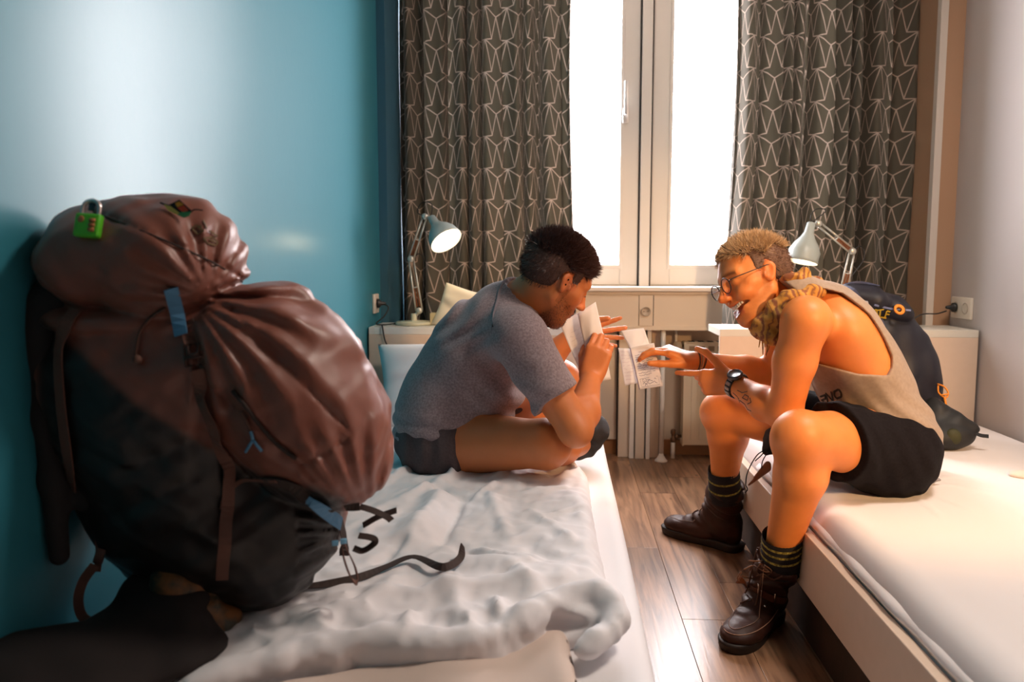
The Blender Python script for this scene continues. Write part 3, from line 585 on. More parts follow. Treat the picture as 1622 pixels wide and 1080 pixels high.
def hand(S, wrist, fwd, thumb, curls, spread=0.0, thumb_c=(0.2, 0.3, 0.3), thumb_out=0.7, k=1.0, hand_sign=1, thumb_down=0.35):
    """wrist -> fingers along fwd, thumb on the +y side; hand_sign flips the back of the hand"""
    x = unit(fwd); y = np.asarray(thumb, float); y = unit(y - x * y.dot(x)); z = np.cross(x, y) * hand_sign; W = np.asarray(wrist, float)
    p = lambda a, b, c: W + k * (a * x + b * y + c * z)
    for i, yy in enumerate((0.024, 0.009, -0.007, -0.021)):
        S.cone(p(0.002, yy * 0.75, 0), p(0.078 - 0.004 * abs(i - 1), yy * 1.15, 0.0), 0.0145 * k, 0.0115 * k, k=0.012)
    S.ell(p(0.03, -0.020, -0.008), np.array((0.030, 0.013, 0.012)) * k, np.stack([x, y, z], 1), k=0.012)
    S.ell(p(0.028, 0.022, -0.010), np.array((0.030, 0.015, 0.014)) * k, np.stack([x, y, z], 1), k=0.014)
    tips = []
    for i, (yy, L, r) in enumerate(((0.027, 0.076, 0.0088), (0.0095, 0.084, 0.0091), (-0.008, 0.077, 0.0086), (-0.0245, 0.061, 0.0076))):
        a = 0.0; q = p(0.083 - 0.004 * abs(i - 1), yy, -0.001); cur = curls[i] if hasattr(curls[i], '__len__') else (curls[i],) * 3
        dy = spread * (1.5 - i) * 0.32
        for L_, c, rr in zip((0.46, 0.30, 0.24), cur, (1.0, 0.92, 0.84)):
            a += c; d = math.cos(a) * (x * math.cos(dy) + y * math.sin(dy)) - math.sin(a) * z; q2 = q + d * L * L_ * k
            S.cone(q, q2, r * rr * k, r * (rr - 0.08) * k, k=0.0035); q = q2
        tips.append((q, d, a))
    q = p(0.018, 0.026, -0.008); a = thumb_out; b = thumb_down
    d = unit(x * math.cos(a) + y * math.sin(a) - z * b); tt = x
    for L_, c, r1, r2 in ((0.044, 0, 0.0145, 0.0112), (0.034, thumb_c[0], 0.0108, 0.0098), (0.028, thumb_c[1], 0.0100, 0.0082)):
        d = unit(d + c * (x * 0.8 - y * 0.5 - z * 0.3)); q2 = q + d * L_ * k; S.cone(q, q2, r1 * k, r2 * k, k=0.005); q = q2
    return tips, q
def skin_mat(name, col):
    m = mat(name, col, 0.46, spec=0.42, sss=0.12, attr=True, noise=(26, (0.86, 0.80, 0.76), 0.45), bump=(170, 0.22, 0.0011)); return m
skin_r = skin_mat('tanned_skin', (0.80, 0.28, 0.075)); skin_l = skin_mat('olive_skin', (0.62, 0.215, 0.075))
def tint_from(F, beard=0.0, lip=True, cheeks=0.0, smile=False):
    def fn(V):
        C = np.ones((len(V), 3)); q = F.loc(V); x, y, z = q[:, 0], np.abs(q[:, 1]), q[:, 2]
        near = (np.linalg.norm(q, axis=1) < 0.17)
        if beard:
            m = 1 / (1 + np.exp(-(x - 0.012 - 0.0 * z) / 0.004)); zc = np.where(x > 0.074, -0.030, -0.022 - (x - 0.012) * 0.25)
            m = m * (1 / (1 + np.exp((z - zc) / 0.004))) * (z > -0.125); m += ((x > -0.002) & (x < 0.02) & (y > 0.05) & (z < 0.012) & (z > -0.05)) * 0.7
            m *= (x > 0.0); m = np.clip(m, 0, 1) * near * (0.72 + 0.28 * np.clip(wav(q, 160, 4) + 0.6, 0, 1))
            C = C * (1 - beard * m[:, None] * np.array([0.80, 0.84, 0.86]))
        if lip:
            zz = (-0.036, -0.052) if smile else (-0.040, -0.051)
            lm = near * (x > 0.073) * (y < 0.030) * np.exp(-((z + (0.058 if smile else 0.051)) / (0.018 if smile else 0.0085)) ** 4)
            C = C * (1 - lm[:, None] * np.array([0.20, 0.52, 0.50]))
        # soft reddening of nose, cheeks and ears
        rd_ = near * np.exp(-((x - 0.11) ** 2 + y ** 2 + (z + 0.018) ** 2) / 0.02 ** 2) + near * np.exp(-((x - 0.06) ** 2 + (y - 0.045) ** 2 + (z + 0.02) ** 2) / 0.025 ** 2) * 0.7 + near * (y > 0.072) * 0.8
        C = C * (1 - np.clip(rd_, 0, 1)[:, None] * np.array([0.02, 0.22, 0.25]))
        br = near * np.exp(-((z - 0.037 + (y - 0.03) ** 2 * 6) / 0.0048) ** 2) * (y > 0.012) * (y < 0.055) * (x > 0.055)
        C = C * (1 - br[:, None] * 0.68)
        return np.clip(C, 0.02, 1)
    return fn
def strands(name, F, pts, m, parent, L=0.02, wd=0.0011, lift=0.5, flow=(-1, 0, 0.2), seed=1, curl=0.35, jitter=0.5, gravity=0):
    g = np.random.default_rng(seed); V = []; Fc = []; nrm = pts[1]; P0 = pts[0]
    for p, n in zip(P0, nrm):
        f = F.d(*flow) if not callable(flow) else flow(F.loc(p[None])[0])
        d = unit(n * lift + f * (1 - lift) + g.normal(size=3) * jitter * 0.5); l = L * (0.6 + 0.7 * g.random())
        s = unit(np.cross(d, n + g.normal(size=3) * 0.3)); b = len(V); w_ = wd * (0.7 + 0.6 * g.random()); bend = unit(np.cross(d, s)) * curl * l * (g.random() - 0.5)
        p1 = p + d * l * 0.5 + bend * 0.3 ; p2 = p + d * l + bend - np.array([0, 0, gravity * l])
        pm = p - n * 0.002
        V += [pm - s * w_, pm + s * w_, p1 - s * w_ * 0.8, p1 + s * w_ * 0.8, p2 - s * w_ * .15, p2 + s * w_ * .15]
        Fc += [(b, b + 1, b + 3, b + 2), (b + 2, b + 3, b + 5, b + 4)]
    o = from_py(name, V, Fc, m, parent); return o
def scatter(obj, F, n, cond, seed=0):
    g = np.random.default_rng(seed); me = obj.data; nv = len(me.vertices); co = np.empty(nv * 3, np.float32); me.vertices.foreach_get('co', co); co = co.reshape(-1, 3).astype(float)
    no = np.array([v.normal[:] for v in me.vertices]); q = F.loc(co); ok = np.nonzero(cond(q))[0]
    if not len(ok): return np.zeros((0, 3)), np.zeros((0, 3))
    i = g.choice(ok, n); return co[i] + g.normal(size=(n, 3)) * 0.0008, no[i]
def hair_cap(F, off, cond_planes, name, m, parent, k=1.0, amp=0.0, seed=1, h=0.0025, extra=()):
    S = Solid(); kk = F.k
    S.ell(F.p(-0.014, 0, 0.045), np.array((0.097 + off, 0.076 + off, 0.078 + off)) * kk, F.M, k=0.02); S.ell(F.p(-0.045, 0, 0.020), np.array((0.062 + off, 0.066 + off, 0.066 + off)) * kk, F.M, k=0.02)
    S.ell(F.p(0.022, 0, 0.035), np.array((0.058 + off, 0.062 + off * 0.7, 0.060 + off)) * kk, F.M, k=0.02)
    for c, r in extra: S.ell(F.p(*c), np.array(r) * kk, F.M, k=0.02)
    def cut(Q):
        q = F.loc(Q); return cond_planes(q)
    rm = 0.2
    S.fn(cut, F.o - rm, F.o + rm, 's', 0.004)
    if amp: S.amp = amp; S.post = lambda Q: amp * wav(F.loc(Q) * np.array([0.5, 1.6, 1.0]), 55, seed, 8)
    return S.obj(name, m, parent, h=h, relax=0)
denim = mat('black_woven_shorts', (0.006, 0.0045, 0.006), 0.95, spec=0.15, noise=(160, (0.011, 0.009, 0.011), 0.2), bump=(300, 0.2, 0.001))
# ================================================================ right man
man_r = thing('person', 'laughing man with glasses, scarf, grey tank top and black shorts on the right bed', 'person', (0.9, 2.15, 0.40))
HR = Fr(P(1196, 446, 2.17), None, 1.0); a = R(17); yw = R(19)
fw = np.array([-math.cos(a) * math.cos(yw), -math.cos(a) * math.sin(yw), -math.sin(a)]); HR.M = frame(fw, (-0.25, 0.30, 1)); HR.k = 0.97
S = Solid()
spR = [(P(1402, 700, 2.19), 0.118), (P(1388, 640, 2.19), 0.112), (P(1350, 572, 2.19), 0.122), (P(1312, 515, 2.19), 0.100)]
def torsoR(S, o=0.0, k=0.05):
    ax = lambda a, b: frame(np.asarray(b) - np.asarray(a), (0, 1, 0))
    M1 = ax(P(1402, 710, 2.19), P(1385, 640, 2.19)); M2 = ax(P(1385, 640, 2.19), P(1340, 555, 2.19)); M3 = ax(P(1340, 555, 2.19), P(1290, 490, 2.19))
    S.ell(P(1402, 705, 2.19), (0.12 + o, 0.105 + o, 0.165 + o), M1, k=k); S.ell(P(1378, 640, 2.19), (0.13 + o, 0.100 + o, 0.145 + o), M1, k=k)
    S.ell(P(1352, 578, 2.19), (0.150 + o, 0.103 + o, 0.158 + o), M2, k=k); S.ell(P(1318, 520, 2.19), (0.115 + o, 0.092 + o, 0.172 + o), M3, k=k)
    return M1, M2, M3
M1, M2, M3 = torsoR(S)
sh_n, el_n, wr_n = P(1277, 507, 2.01), P(1243, 655, 2.06), P(1160, 606, 2.22)
sh_f, el_f, wr_f = P(1262, 500, 2.37), P(1226, 592, 2.46), P(1096, 571, 2.38)
S.ell(P(1335, 535, 2.12), (0.10, 0.065, 0.085), M2, k=0.04)           # shoulder blade / lat
S.cone(P(1300, 492, 2.19), P(1240, 462, 2.18), 0.066, 0.058, k=0.05)
arm_n = lambda S: hand(S, wr_n, (-1, 0.50, -0.10), (-0.15, -0.05, 1), [(0.08, 0.10, 0.05), (1.0, 1.2, 0.8), (1.1, 1.3, 0.8), (1.1, 1.3, 0.8)], hand_sign=-1, thumb_out=0.85, thumb_c=(0.15, 0.5, 0.3), k=1.04, thumb_down=0.2)
arm_f = lambda S: hand(S, wr_f, (-1, -0.06, 0.42), (0.0, -1, -0.25), [(0.30, 0.45, 0.35), (0.42, 0.5, 0.4), (0.55, 0.55, 0.45), (0.7, 0.6, 0.5)], hand_sign=1, thumb_out=0.30, thumb_c=(0.1, 0.1, 0.15), k=1.04, thumb_down=0.32)
for s_, e_, w_, hd_ in ((sh_n, el_n, wr_n, arm_n), (sh_f, el_f, wr_f, arm_f)):
    S.group(0.004, [(s_ + np.array([0.035, 0, -0.01]), 0.115, 0.055)])
    S.ell(s_, 0.054, k=0.05); m_ = s_ + (e_ - s_) * 0.45 + np.array([-0.004, 0, 0.004]); S.cone(s_, m_, 0.055, 0.051, k=0.03); S.cone(m_, e_, 0.051, 0.041, k=0.02)
    f_ = e_ + (w_ - e_) * 0.35 + np.array([0, 0, -0.004]); S.cone(e_, f_, 0.042, 0.044, k=0.02); S.cone(f_, w_, 0.043, 0.0275, k=0.02); tR = hd_(S)
hip_n, kn_n, an_n = P(1392, 705, 2.10), P(1266, 692, 1.93), P(1238, 868, 2.01)
hip_f, kn_f, an_f = P(1375, 690, 2.31), P(1143, 652, 2.52), P(1147, 762, 2.60)
for h_, k_, a_, ft_ in ((hip_n, kn_n, an_n, (0.003, 0.085, -0.14)), (hip_f, kn_f, an_f, (0.034, 0.072, -0.14))):
    S.group(0.004, [(h_, 0.16, 0.06)])
    S.cone(h_, k_ + np.array([0.01, 0, 0]), 0.098, 0.060, k=0.05); S.ell(k_ + np.array([-0.004, 0, 0.004]), 0.058, k=0.03); S.ell(k_ + np.array([-0.028, 0, -0.002]), (0.032, 0.034, 0.036), k=0.02)
    c_ = k_ + (a_ - k_) * 0.33 + np.array([0.018, 0, 0]); S.cone(k_ + (a_ - k_) * 0.1, c_, 0.054, 0.062, k=0.03); S.cone(c_, a_, 0.061, 0.039, k=0.02); S.cone(k_, a_ + np.array([-0.008, 0, 0]), 0.045, 0.026, k=0.01)
    S.cone(a_, a_ + np.array(ft_), 0.039, 0.032, k=0.005)
    S.ell(h_ + np.array([0.02, 0, -0.01]), (0.11, 0.105, 0.10), k=0.04)
S.group(0.006, [(HR.p(-0.03, 0, -0.07), 0.09, 0.03)]); head(S, HR, smile=True, nose=1.0)
bodyR = S.obj('body', skin_r, man_r, h=0.0032, relax=1, colour=tint_from(HR, beard=0.28, smile=True))
bvR = bvh_of(bodyR)
# teeth and eyeglasses
tm = mat('teeth', (0.80, 0.74, 0.66), 0.3)
bm = bmesh.new()
for i in range(10):
    t = (i - 4.5) * 0.0060; xx = 0.0875 - (t * t) * 15
    q = HR.p(xx, t, -0.0500 + t * t * 9); b2 = bmesh.new(); box(b2, (0, 0, 0), (0.0055, 0.0056, 0.0095), bev=0.0015); ang = -t * 26
    b2.transform(Matrix(np.vstack([np.hstack([HR.M @ np.array(Matrix.Rotation(-ang * -1, 3, 'Z')), q[:, None]]), [0, 0, 0, 1]]).tolist())); me = bpy.data.meshes.new('t'); b2.to_mesh(me); bm.from_mesh(me)
from_bm('teeth', bm, tm, man_r)
bm = bmesh.new()
for i in range(8):
    t = (i - 3.5) * 0.0052; q = HR.p(0.0790 - (t * t) * 15, t, -0.0705 + t * t * 9); b2 = bmesh.new(); box(b2, (0, 0, 0), (0.004, 0.0048, 0.006), bev=0.001)
    b2.transform(Matrix(np.vstack([np.hstack([HR.M, q[:, None]]), [0, 0, 0, 1]]).tolist())); me = bpy.data.meshes.new('t'); b2.to_mesh(me); bm.from_mesh(me)
from_bm('lower_teeth', bm, tm, man_r)
St = Solid().ell(HR.p(0.064, 0, -0.066), (0.019, 0.022, 0.0085), HR.M); St.obj('tongue', mat('tongue', (0.45, 0.10, 0.08), 0.4), man_r, h=0.0025)
frm = mat('thin_black_frame', (0.02, 0.015, 0.012), 0.35, 0.3)
gls = thing('x', None, None, HR.p(0.1, 0, 0.01)); bpy.data.objects.remove(gls)
lens = bpy.data.materials.new('spectacle_lens'); lens.use_nodes = True; nt = lens.node_tree; nt.nodes.clear()
o_ = nt.nodes.new('ShaderNodeOutputMaterial'); mx_ = nt.nodes.new('ShaderNodeMixShader'); tr = nt.nodes.new('ShaderNodeBsdfTransparent'); gl = nt.nodes.new('ShaderNodeBsdfGlossy'); gl.inputs['Roughness'].default_value = 0.03; mx_.inputs[0].default_value = 0.16
nt.links.new(tr.outputs[0], mx_.inputs[1]); nt.links.new(gl.outputs[0], mx_.inputs[2]); nt.links.new(mx_.outputs[0], o_.inputs[0])
def ring(c, r1, r2, n=26): return [HR.p(c[0] - 0.25 * abs(r1 * math.cos(t)) * 0.0, c[1] + r1 * math.cos(t), c[2] + r2 * math.sin(t)) for t in np.arange(n) * 2 * math.pi / n]
gb = bmesh.new()
for s_ in (-1, 1): tube(gb, ring((0.104, s_ * 0.034, 0.010), 0.0235, 0.021), 0.0014, 8, closed=True)
tube(gb, [HR.p(0.104, -0.011, 0.014), HR.p(0.109, 0, 0.018), HR.p(0.104, 0.011, 0.014)], 0.0013, 8, 5)
gls = from_bm('eyeglasses', gb, frm, man_r); gls['label'] = 'thin dark round wire eyeglasses'
for s_ in (-1, 1):
    mtube('temple', [HR.p(0.104, s_ * 0.0575, 0.016), HR.p(0.094, s_ * 0.069, 0.018), HR.p(0.02, s_ * 0.079, 0.020), HR.p(-0.012, s_ * 0.083, 0.018), HR.p(-0.030, s_ * 0.082, -0.006)], 0.0012, frm, gls, 6, 5)
    rg = ring((0.104, s_ * 0.034, 0.010), 0.0228, 0.0203); from_py('lens', [HR.p(0.106, s_ * 0.034, 0.010)] + rg, [(0, 1 + i, 1 + (i + 1) % len(rg)) for i in range(len(rg))], lens, gls)
# hair: short crop, top coloured paler for the backlight, shaved sides
hairR = mat('backlit_hair', (0.60, 0.41, 0.24), 0.5, spec=0.4); hairRs = mat('short_brown_side_hair', (0.11, 0.050, 0.028), 0.75, noise=(300, (0.19, 0.10, 0.06), 0.2))
sideR = lambda q: np.minimum.reduce([np.full(len(q), 9.0)] ) 
def hairlineR(q):      # negative = removed region
    x, y, z = q[:, 0], np.abs(q[:, 1]), q[:, 2]
    keep = np.maximum.reduce([(x - 0.071) + (0.075 - z) * 0.20, (0.038 - z) + np.clip(x + 0.01, -0.05, 1) * 0.75 - np.clip(-x - 0.03, 0, 1) * 0.9])
    keep = np.minimum(keep, np.maximum(x + 0.02, -0.045 - z))     # the nape
    keep = np.minimum(keep, np.maximum.reduce([x - 0.024, -x - 0.006, 0.003 - z, y * 0 - 1]))   # sideburn
    return -keep
hcR = hair_cap(HR, 0.0028, hairlineR, 'hair', hairRs, man_r, amp=0.0)
top = scatter(hcR, HR, 12000, lambda q: (q[:, 2] > 0.062 + 0.008 * np.sin(q[:, 0] * 90)), 3)
strands('hair_strands', HR, top, hairR, hcR, L=0.019, wd=0.0007, lift=0.72, flow=(0.8, 0, 0.5), jitter=0.75, seed=2)
sd = scatter(hcR, HR, 7000, lambda q: q[:, 2] > -0.06, 4); strands('short_hair', HR, sd, hairRs, hcR, L=0.008, wd=0.0006, lift=0.45, flow=(-0.3, 0, -0.8), jitter=0.4, seed=5)
# tank top: torso shell with a deep arm opening
tank = mat('heather_taupe_jersey', (0.36, 0.27, 0.20), 0.9, sheen=0.12, noise=(110, (0.30, 0.22, 0.165), 0.18), bump=(260, 0.10, 0.0008))
T = Solid(); torsoR(T, 0.010, 0.05); T.cone(P(1300, 492, 2.19), P(1262, 474, 2.125), 0.074, 0.070, k=0.04); T.ell(P(1335, 535, 2.10), (0.11, 0.074, 0.094), M2, k=0.04)
T.ell(P(1402, 690, 2.19), (0.146, 0.122, 0.19), M1, k=0.03); T.cone(P(1292, 492, 2.10), P(1292, 492, 2.28), 0.062, 0.062, k=0.03)
poly = np.array([P(u, v, 2.07)[[0, 2]] for u, v in ((1180, 380), (1262, 462), (1300, 456), (1338, 466), (1370, 497), (1396, 537), (1408, 562), (1405, 580), (1396, 592), (1350, 588), (1300, 578), (1275, 572), (1230, 560), (1180, 520))])
def poly_d(q, poly):
    d = np.full(len(q), 1e9); inside = np.zeros(len(q), bool); n = len(poly)
    for i in range(n):
        a_, b_ = poly[i], poly[(i + 1) % n]; e = b_ - a_; w_ = q - a_; t = np.clip((w_ @ e) / (e @ e), 0, 1); d = np.minimum(d, np.linalg.norm(w_ - t[:, None] * e, axis=1))
        c = ((a_[1] <= q[:, 1]) & (b_[1] > q[:, 1])) | ((b_[1] <= q[:, 1]) & (a_[1] > q[:, 1])); xi = a_[0] + (q[:, 1] - a_[1]) / (e[1] if abs(e[1]) > 1e-9 else 1e-9) * e[0]; inside ^= c & (q[:, 0] < xi)
    return np.where(inside, -d, d)
T.fn(lambda Q: np.maximum(poly_d(Q[:, [0, 2]], poly), Q[:, 1] - 2.155), (0.3, 1.6, 0.5), (1.3, 2.16, 1.1), 's', 0.004)
poly2 = poly.copy(); T.fn(lambda Q: np.maximum(poly_d(Q[:, [0, 2]], poly2), 2.225 - Q[:, 1]), (0.3, 2.22, 0.5), (1.3, 2.6, 1.1), 's', 0.004)
hem_q = P(1395, 700, 2.1); hem_n = unit(np.array([0.10, 0, -1.0]))
T.fn(lambda Q: -((Q - P(1400, 700, 2.15)) @ unit(np.array([-0.45, 0, -0.9]))), (0.3, 1.6, 0.2), (1.4, 2.6, 0.70), 's', 0.004)
T.ell(HR.p(0.03, 0, -0.13), 0.075, k=0.004, op='s')
def tank_f(Q):
    q = (Q - P(1350, 620, 2.0)); t = q[:, 0] * 0.75 + q[:, 2] * -0.65; s = q[:, 0] * 0.65 + q[:, 2] * 0.75
    fold = np.sin(s * 150 + 3 * np.sin(t * 14) + Q[:, 1] * 8) * np.clip(0.9 * np.exp(-((Q[:, 2] - 0.57) / 0.08) ** 2), 0, 1)
    return -0.0028 * fold - 0.0022 * wav(Q * np.array([1, 1, 1.0]), 9, 3)
T.post = tank_f; T.amp = 0.005
tankO = T.obj('tank_top', tank, man_r, h=0.0035, relax=1); bvT = bvh_of(tankO)
# printed mark on the side of the shirt
bm = bmesh.new(); inkm = mat('black_shirt_print', (0.03, 0.024, 0.02), 0.85)
def mark(bm, bv, pts, wd, off=0.0016):
    prev = None
    for u, v in pts:
        if bv.ray_cast(Vector((0, 0, H)), Vector(ray(u, v)).normalized())[0] is None: prev = None; continue
        p, n = hit(bv, u, v, off, 2.0)
        if prev is not None and np.linalg.norm(p - prev[0]) < 0.045 and n.dot(prev[1]) > 0.3:
            ribbon(bm, [prev[0], p], wd, n, 0.0006, 0)
        prev = (p, n)
GL = {'blot': [((1277, 618), (1280, 640)), ((1279, 614), (1286, 636)), ((1276, 641), (1288, 630)), ((1280, 643), (1289, 620)), ((1272, 628), (1294, 624)), ((1268, 634), (1280, 645)), ((1284, 645), (1296, 638))],
      'e': [((1292, 643), (1290, 631), (1299, 628)), ((1291, 637), (1299, 635)), ((1293, 643), (1301, 640))], 'k': [((1302, 642), (1299, 626)), ((1300, 628), (1308, 625), (1308, 631), (1302, 634)), ((1303, 634), (1310, 640))],
      'n': [((1312, 638), (1309, 622)), ((1310, 624), (1319, 634)), ((1320, 634), (1317, 620))], 'o': [((1322, 620), (1329, 616), (1333, 622), (1333, 628), (1326, 631), (1322, 626), (1322, 620))]}
for st in GL.values():
    for pl_ in st: mark(bm, bvT, pl_, 0.0056)
from_bm('shirt_print', bm, inkm, man_r, smooth=False)
# shorts
Sh = Solid(); o = 0.013
Sh.ell(P(1402, 712, 2.19), (0.115 + o, 0.105 + o, 0.168 + o), M1, k=0.05); Sh.ell(hip_n + np.array([0.02, 0, -0.01]), (0.11 + o, 0.105 + o, 0.10 + o), k=0.04); Sh.ell(P(1412, 716, 2.30), (0.11 + o, 0.11 + o, 0.10 + o), k=0.04)
for h_, k_, t_ in ((hip_n, kn_n, 0.58), (hip_f, kn_f, 0.50)):
    q = h_ + (k_ - h_) * t_; n_ = (k_ - h_) + (np.array([0, 0, -0.09]) if t_ > 0.5 else 0); Sh.cone(h_, k_, 0.100 + o + 0.004, 0.064 + o + 0.008, k=0.04, clip=[(q, n_)])
Sh.fn(lambda Q: -((Q - P(1388, 645, 2.15)) @ unit(np.array([0.25, 0, 1.0]))) , (0.3, 1.6, 0.5), (1.4, 2.6, 1.0), 's', 0.004)
Sh.post = lambda Q: -0.0022 * wav(Q, 12, 8) - 0.0016 * np.sin(Q[:, 0] * 120 + Q[:, 2] * 60 + 2 * np.sin(Q[:, 1] * 20)); Sh.amp = 0.004
shO = Sh.obj('shorts', denim, man_r, h=0.004, relax=1); bvS = bvh_of(shO)
# seam lines on the shorts
seam = mat('grey_seam', (0.03, 0.026, 0.03), 0.9); bm = bmesh.new()
for pl_ in (((1350, 676), (1385, 700), (1430, 705), (1455, 715)), ((1348, 700), (1375, 728), (1420, 748), (1450, 745)), ((1335, 690), (1342, 735), (1325, 775))): mark(bm, bvS, pl_, 0.0022, 0.001)
from_bm('seams', bm, seam, shO, smooth=False)
# scarf
sc = bpy.data.materials.new('checked_scarf'); sc.use_nodes = True; N = sc.node_tree.nodes; L = sc.node_tree.links; b = N['Principled BSDF']; b.inputs['Roughness'].default_value = 0.9
tc = N.new('ShaderNodeTexCoord'); nn = N.new('ShaderNodeTexNoise'); nn.inputs['Scale'].default_value = 12; nn.inputs['Detail'].default_value = 1; wv = N.new('ShaderNodeTexWave'); wv.inputs['Scale'].default_value = 9; wv.inputs['Distortion'].default_value = 6.0; wv.inputs['Detail'].default_value = 3; wv.inputs['Detail Scale'].default_value = 2.5
L.new(tc.outputs['Object'], nn.inputs[0]); L.new(tc.outputs['Object'], wv.inputs[0]); rp = N.new('ShaderNodeValToRGB'); cr = rp.color_ramp; cr.interpolation = 'LINEAR'
cr.elements[0].position = 0.0; cr.elements[0].color = (0.22, 0.085, 0.03, 1); cr.elements[1].position = 0.13; cr.elements[1].color = (0.48, 0.22, 0.035, 1); e_ = cr.elements.new(0.75); e_.color = (0.56, 0.29, 0.07, 1); e_ = cr.elements.new(0.97); e_.color = (0.26, 0.09, 0.04, 1)
L.new(wv.outputs['Fac'], rp.inputs[0]); L.new(rp.outputs[0], b.inputs['Base Color'])
SC = Solid(); sc_pts = [P(1268, 446, 2.26), P(1292, 452, 2.18), P(1292, 462, 2.09), P(1262, 472, 2.06), P(1232, 492, 2.075), P(1212, 514, 2.11), P(1208, 516, 2.18), P(1222, 490, 2.26), P(1248, 456, 2.28), P(1268, 446, 2.26)]
rr = [0.018, 0.018, 0.016, 0.020, 0.026, 0.028, 0.026, 0.022, 0.020, 0.018]; pp = spline(sc_pts, 4); rs = np.interp(np.linspace(0, 1, len(pp)), np.linspace(0, 1, len(rr)), rr)
for i in range(len(pp) - 1): SC.cone(pp[i], pp[i + 1], rs[i], rs[i + 1], k=0.012)
SC.cone(P(1212, 512, 2.08), P(1219, 540, 2.08), 0.024, 0.016, k=0.02); SC.cone(P(1240, 480, 2.06), P(1226, 528, 2.08), 0.022, 0.02, k=0.02)
SC.cone(P(1250, 440, 2.10), P(1272, 436, 2.10), 0.016, 0.013, k=0.02); SC.cone(P(1272, 436, 2.10), P(1292, 450, 2.10), 0.013, 0.010, k=0.02)
SC.post = lambda Q: 0.0045 * np.sin((Q @ np.array([60., 30, 95])) + 2.5 * wav(Q, 8, 2)) + 0.002 * wav(Q, 30, 9); SC.amp = 0.007
scO = SC.obj('scarf', sc, man_r, h=0.0030, relax=1)
for i, (u, v, l) in enumerate(((1202, 524, 26), (1206, 528, 34), (1209, 528, 22), (1213, 532, 32), (1199, 518, 16), (1216, 534, 28))):
    mtube('fringe', [P(u, v, 2.09), P(u + 2, v + l * 0.5, 2.09), P(u + 3 * math.sin(i), v + l, 2.09)], [0.003, 0.0022, 0.0012], sc, scO, 6, 4)
# watch, bracelets, ring, tattoos
ax_w = unit(wr_n - el_n); wc = wr_n - ax_w * 0.018
wt = from_bm('watch', lathe(bmesh.new(), [(0.0325, -0.011), (0.0345, -0.011), (0.0345, 0.011), (0.0325, 0.011), (0.0325, -0.011)], zframe(wc, ax_w), 28, cap=False), mat('black_rubber', (0.015, 0.015, 0.017), 0.5), man_r); wt['label'] = 'chunky black wristwatch'
wz = unit(np.array([-0.25, -0.45, 0.85])); wz = unit(wz - ax_w * wz.dot(ax_w)); wf = wc + wz * 0.036
from_bm('watch_case', lathe(bmesh.new(), [(0.018, -0.005), (0.021, -0.003), (0.022, 0.003), (0.019, 0.006), (0.017, 0.0075), (0.0155, 0.006), (0, 0.006)], zframe(wf, wz), 28), mat('dark_steel', (0.10, 0.10, 0.11), 0.3, 0.8), wt)
for i in range(16):
    a_ = i * math.pi / 8; fr_ = zframe(wc, ax_w); q = np.array(fr_ @ Vector((0.0352 * math.cos(a_), 0.0352 * math.sin(a_), 0)))
    from_bm('link', box(bmesh.new(), (0, 0, 0), (0.004, 0.009, 0.016), bev=0.0012), mat('worn_steel', (0.35, 0.33, 0.31), 0.35, 0.9), wt).matrix_basis = fr_ @ Matrix.Rotation(a_, 4, 'Z') @ Matrix.Translation((0.0352, 0, 0))
axf = unit(wr_f - el_f)
for i, (d_, r_, m_, nm) in enumerate(((0.012, 0.0022, mat('braided_cord', (0.10, 0.05, 0.03), 0.8), 'bracelet'), (0.020, 0.0028, mat('tan_cord', (0.42, 0.26, 0.15), 0.8), 'bracelet'), (0.029, 0.0022, MATS['braided_cord'], 'bracelet'))):
    fr_ = zframe(wr_f - axf * d_, axf + np.array([0, 0, 0.1]) * (i - 1)); mtube(nm, [np.array(fr_ @ Vector((0.0315 * math.cos(t), 0.0315 * math.sin(t), 0))) for t in np.arange(24) * math.pi / 12], r_, m_, man_r, 6, closed=True)
bp_ = wr_f - axf * 0.01 + np.array([0.0, -0.012, -0.034]); from_bm('bracelet_charm', lathe(bmesh.new(), [(0.0, -0.003), (0.011, -0.002), (0.012, 0.001), (0.0, 0.003)], zframe(bp_, (0, -1, 0.1)), 18), mat('dark_silver', (0.2, 0.2, 0.2), 0.3, 0.9), man_r)
bm = bmesh.new(); tatt = mat('tattoo_ink', (0.10, 0.06, 0.05), 0.6)
for pl_ in (((1161, 622), (1168, 628), (1172, 637), (1170, 630)), ((1168, 618), (1176, 622), (1184, 620)), ((1172, 634), (1180, 640), (1184, 648), (1190, 651)), ((1176, 630), (1184, 634), (1186, 628), (1180, 625), (1176, 630)), ((1184, 640), (1190, 637), (1188, 630)), ((1150, 612), (1158, 620), (1166, 634))): mark(bm, bvR, pl_, 0.0022, 0.0006)
from_bm('tattoo', bm, tatt, man_r, smooth=False)
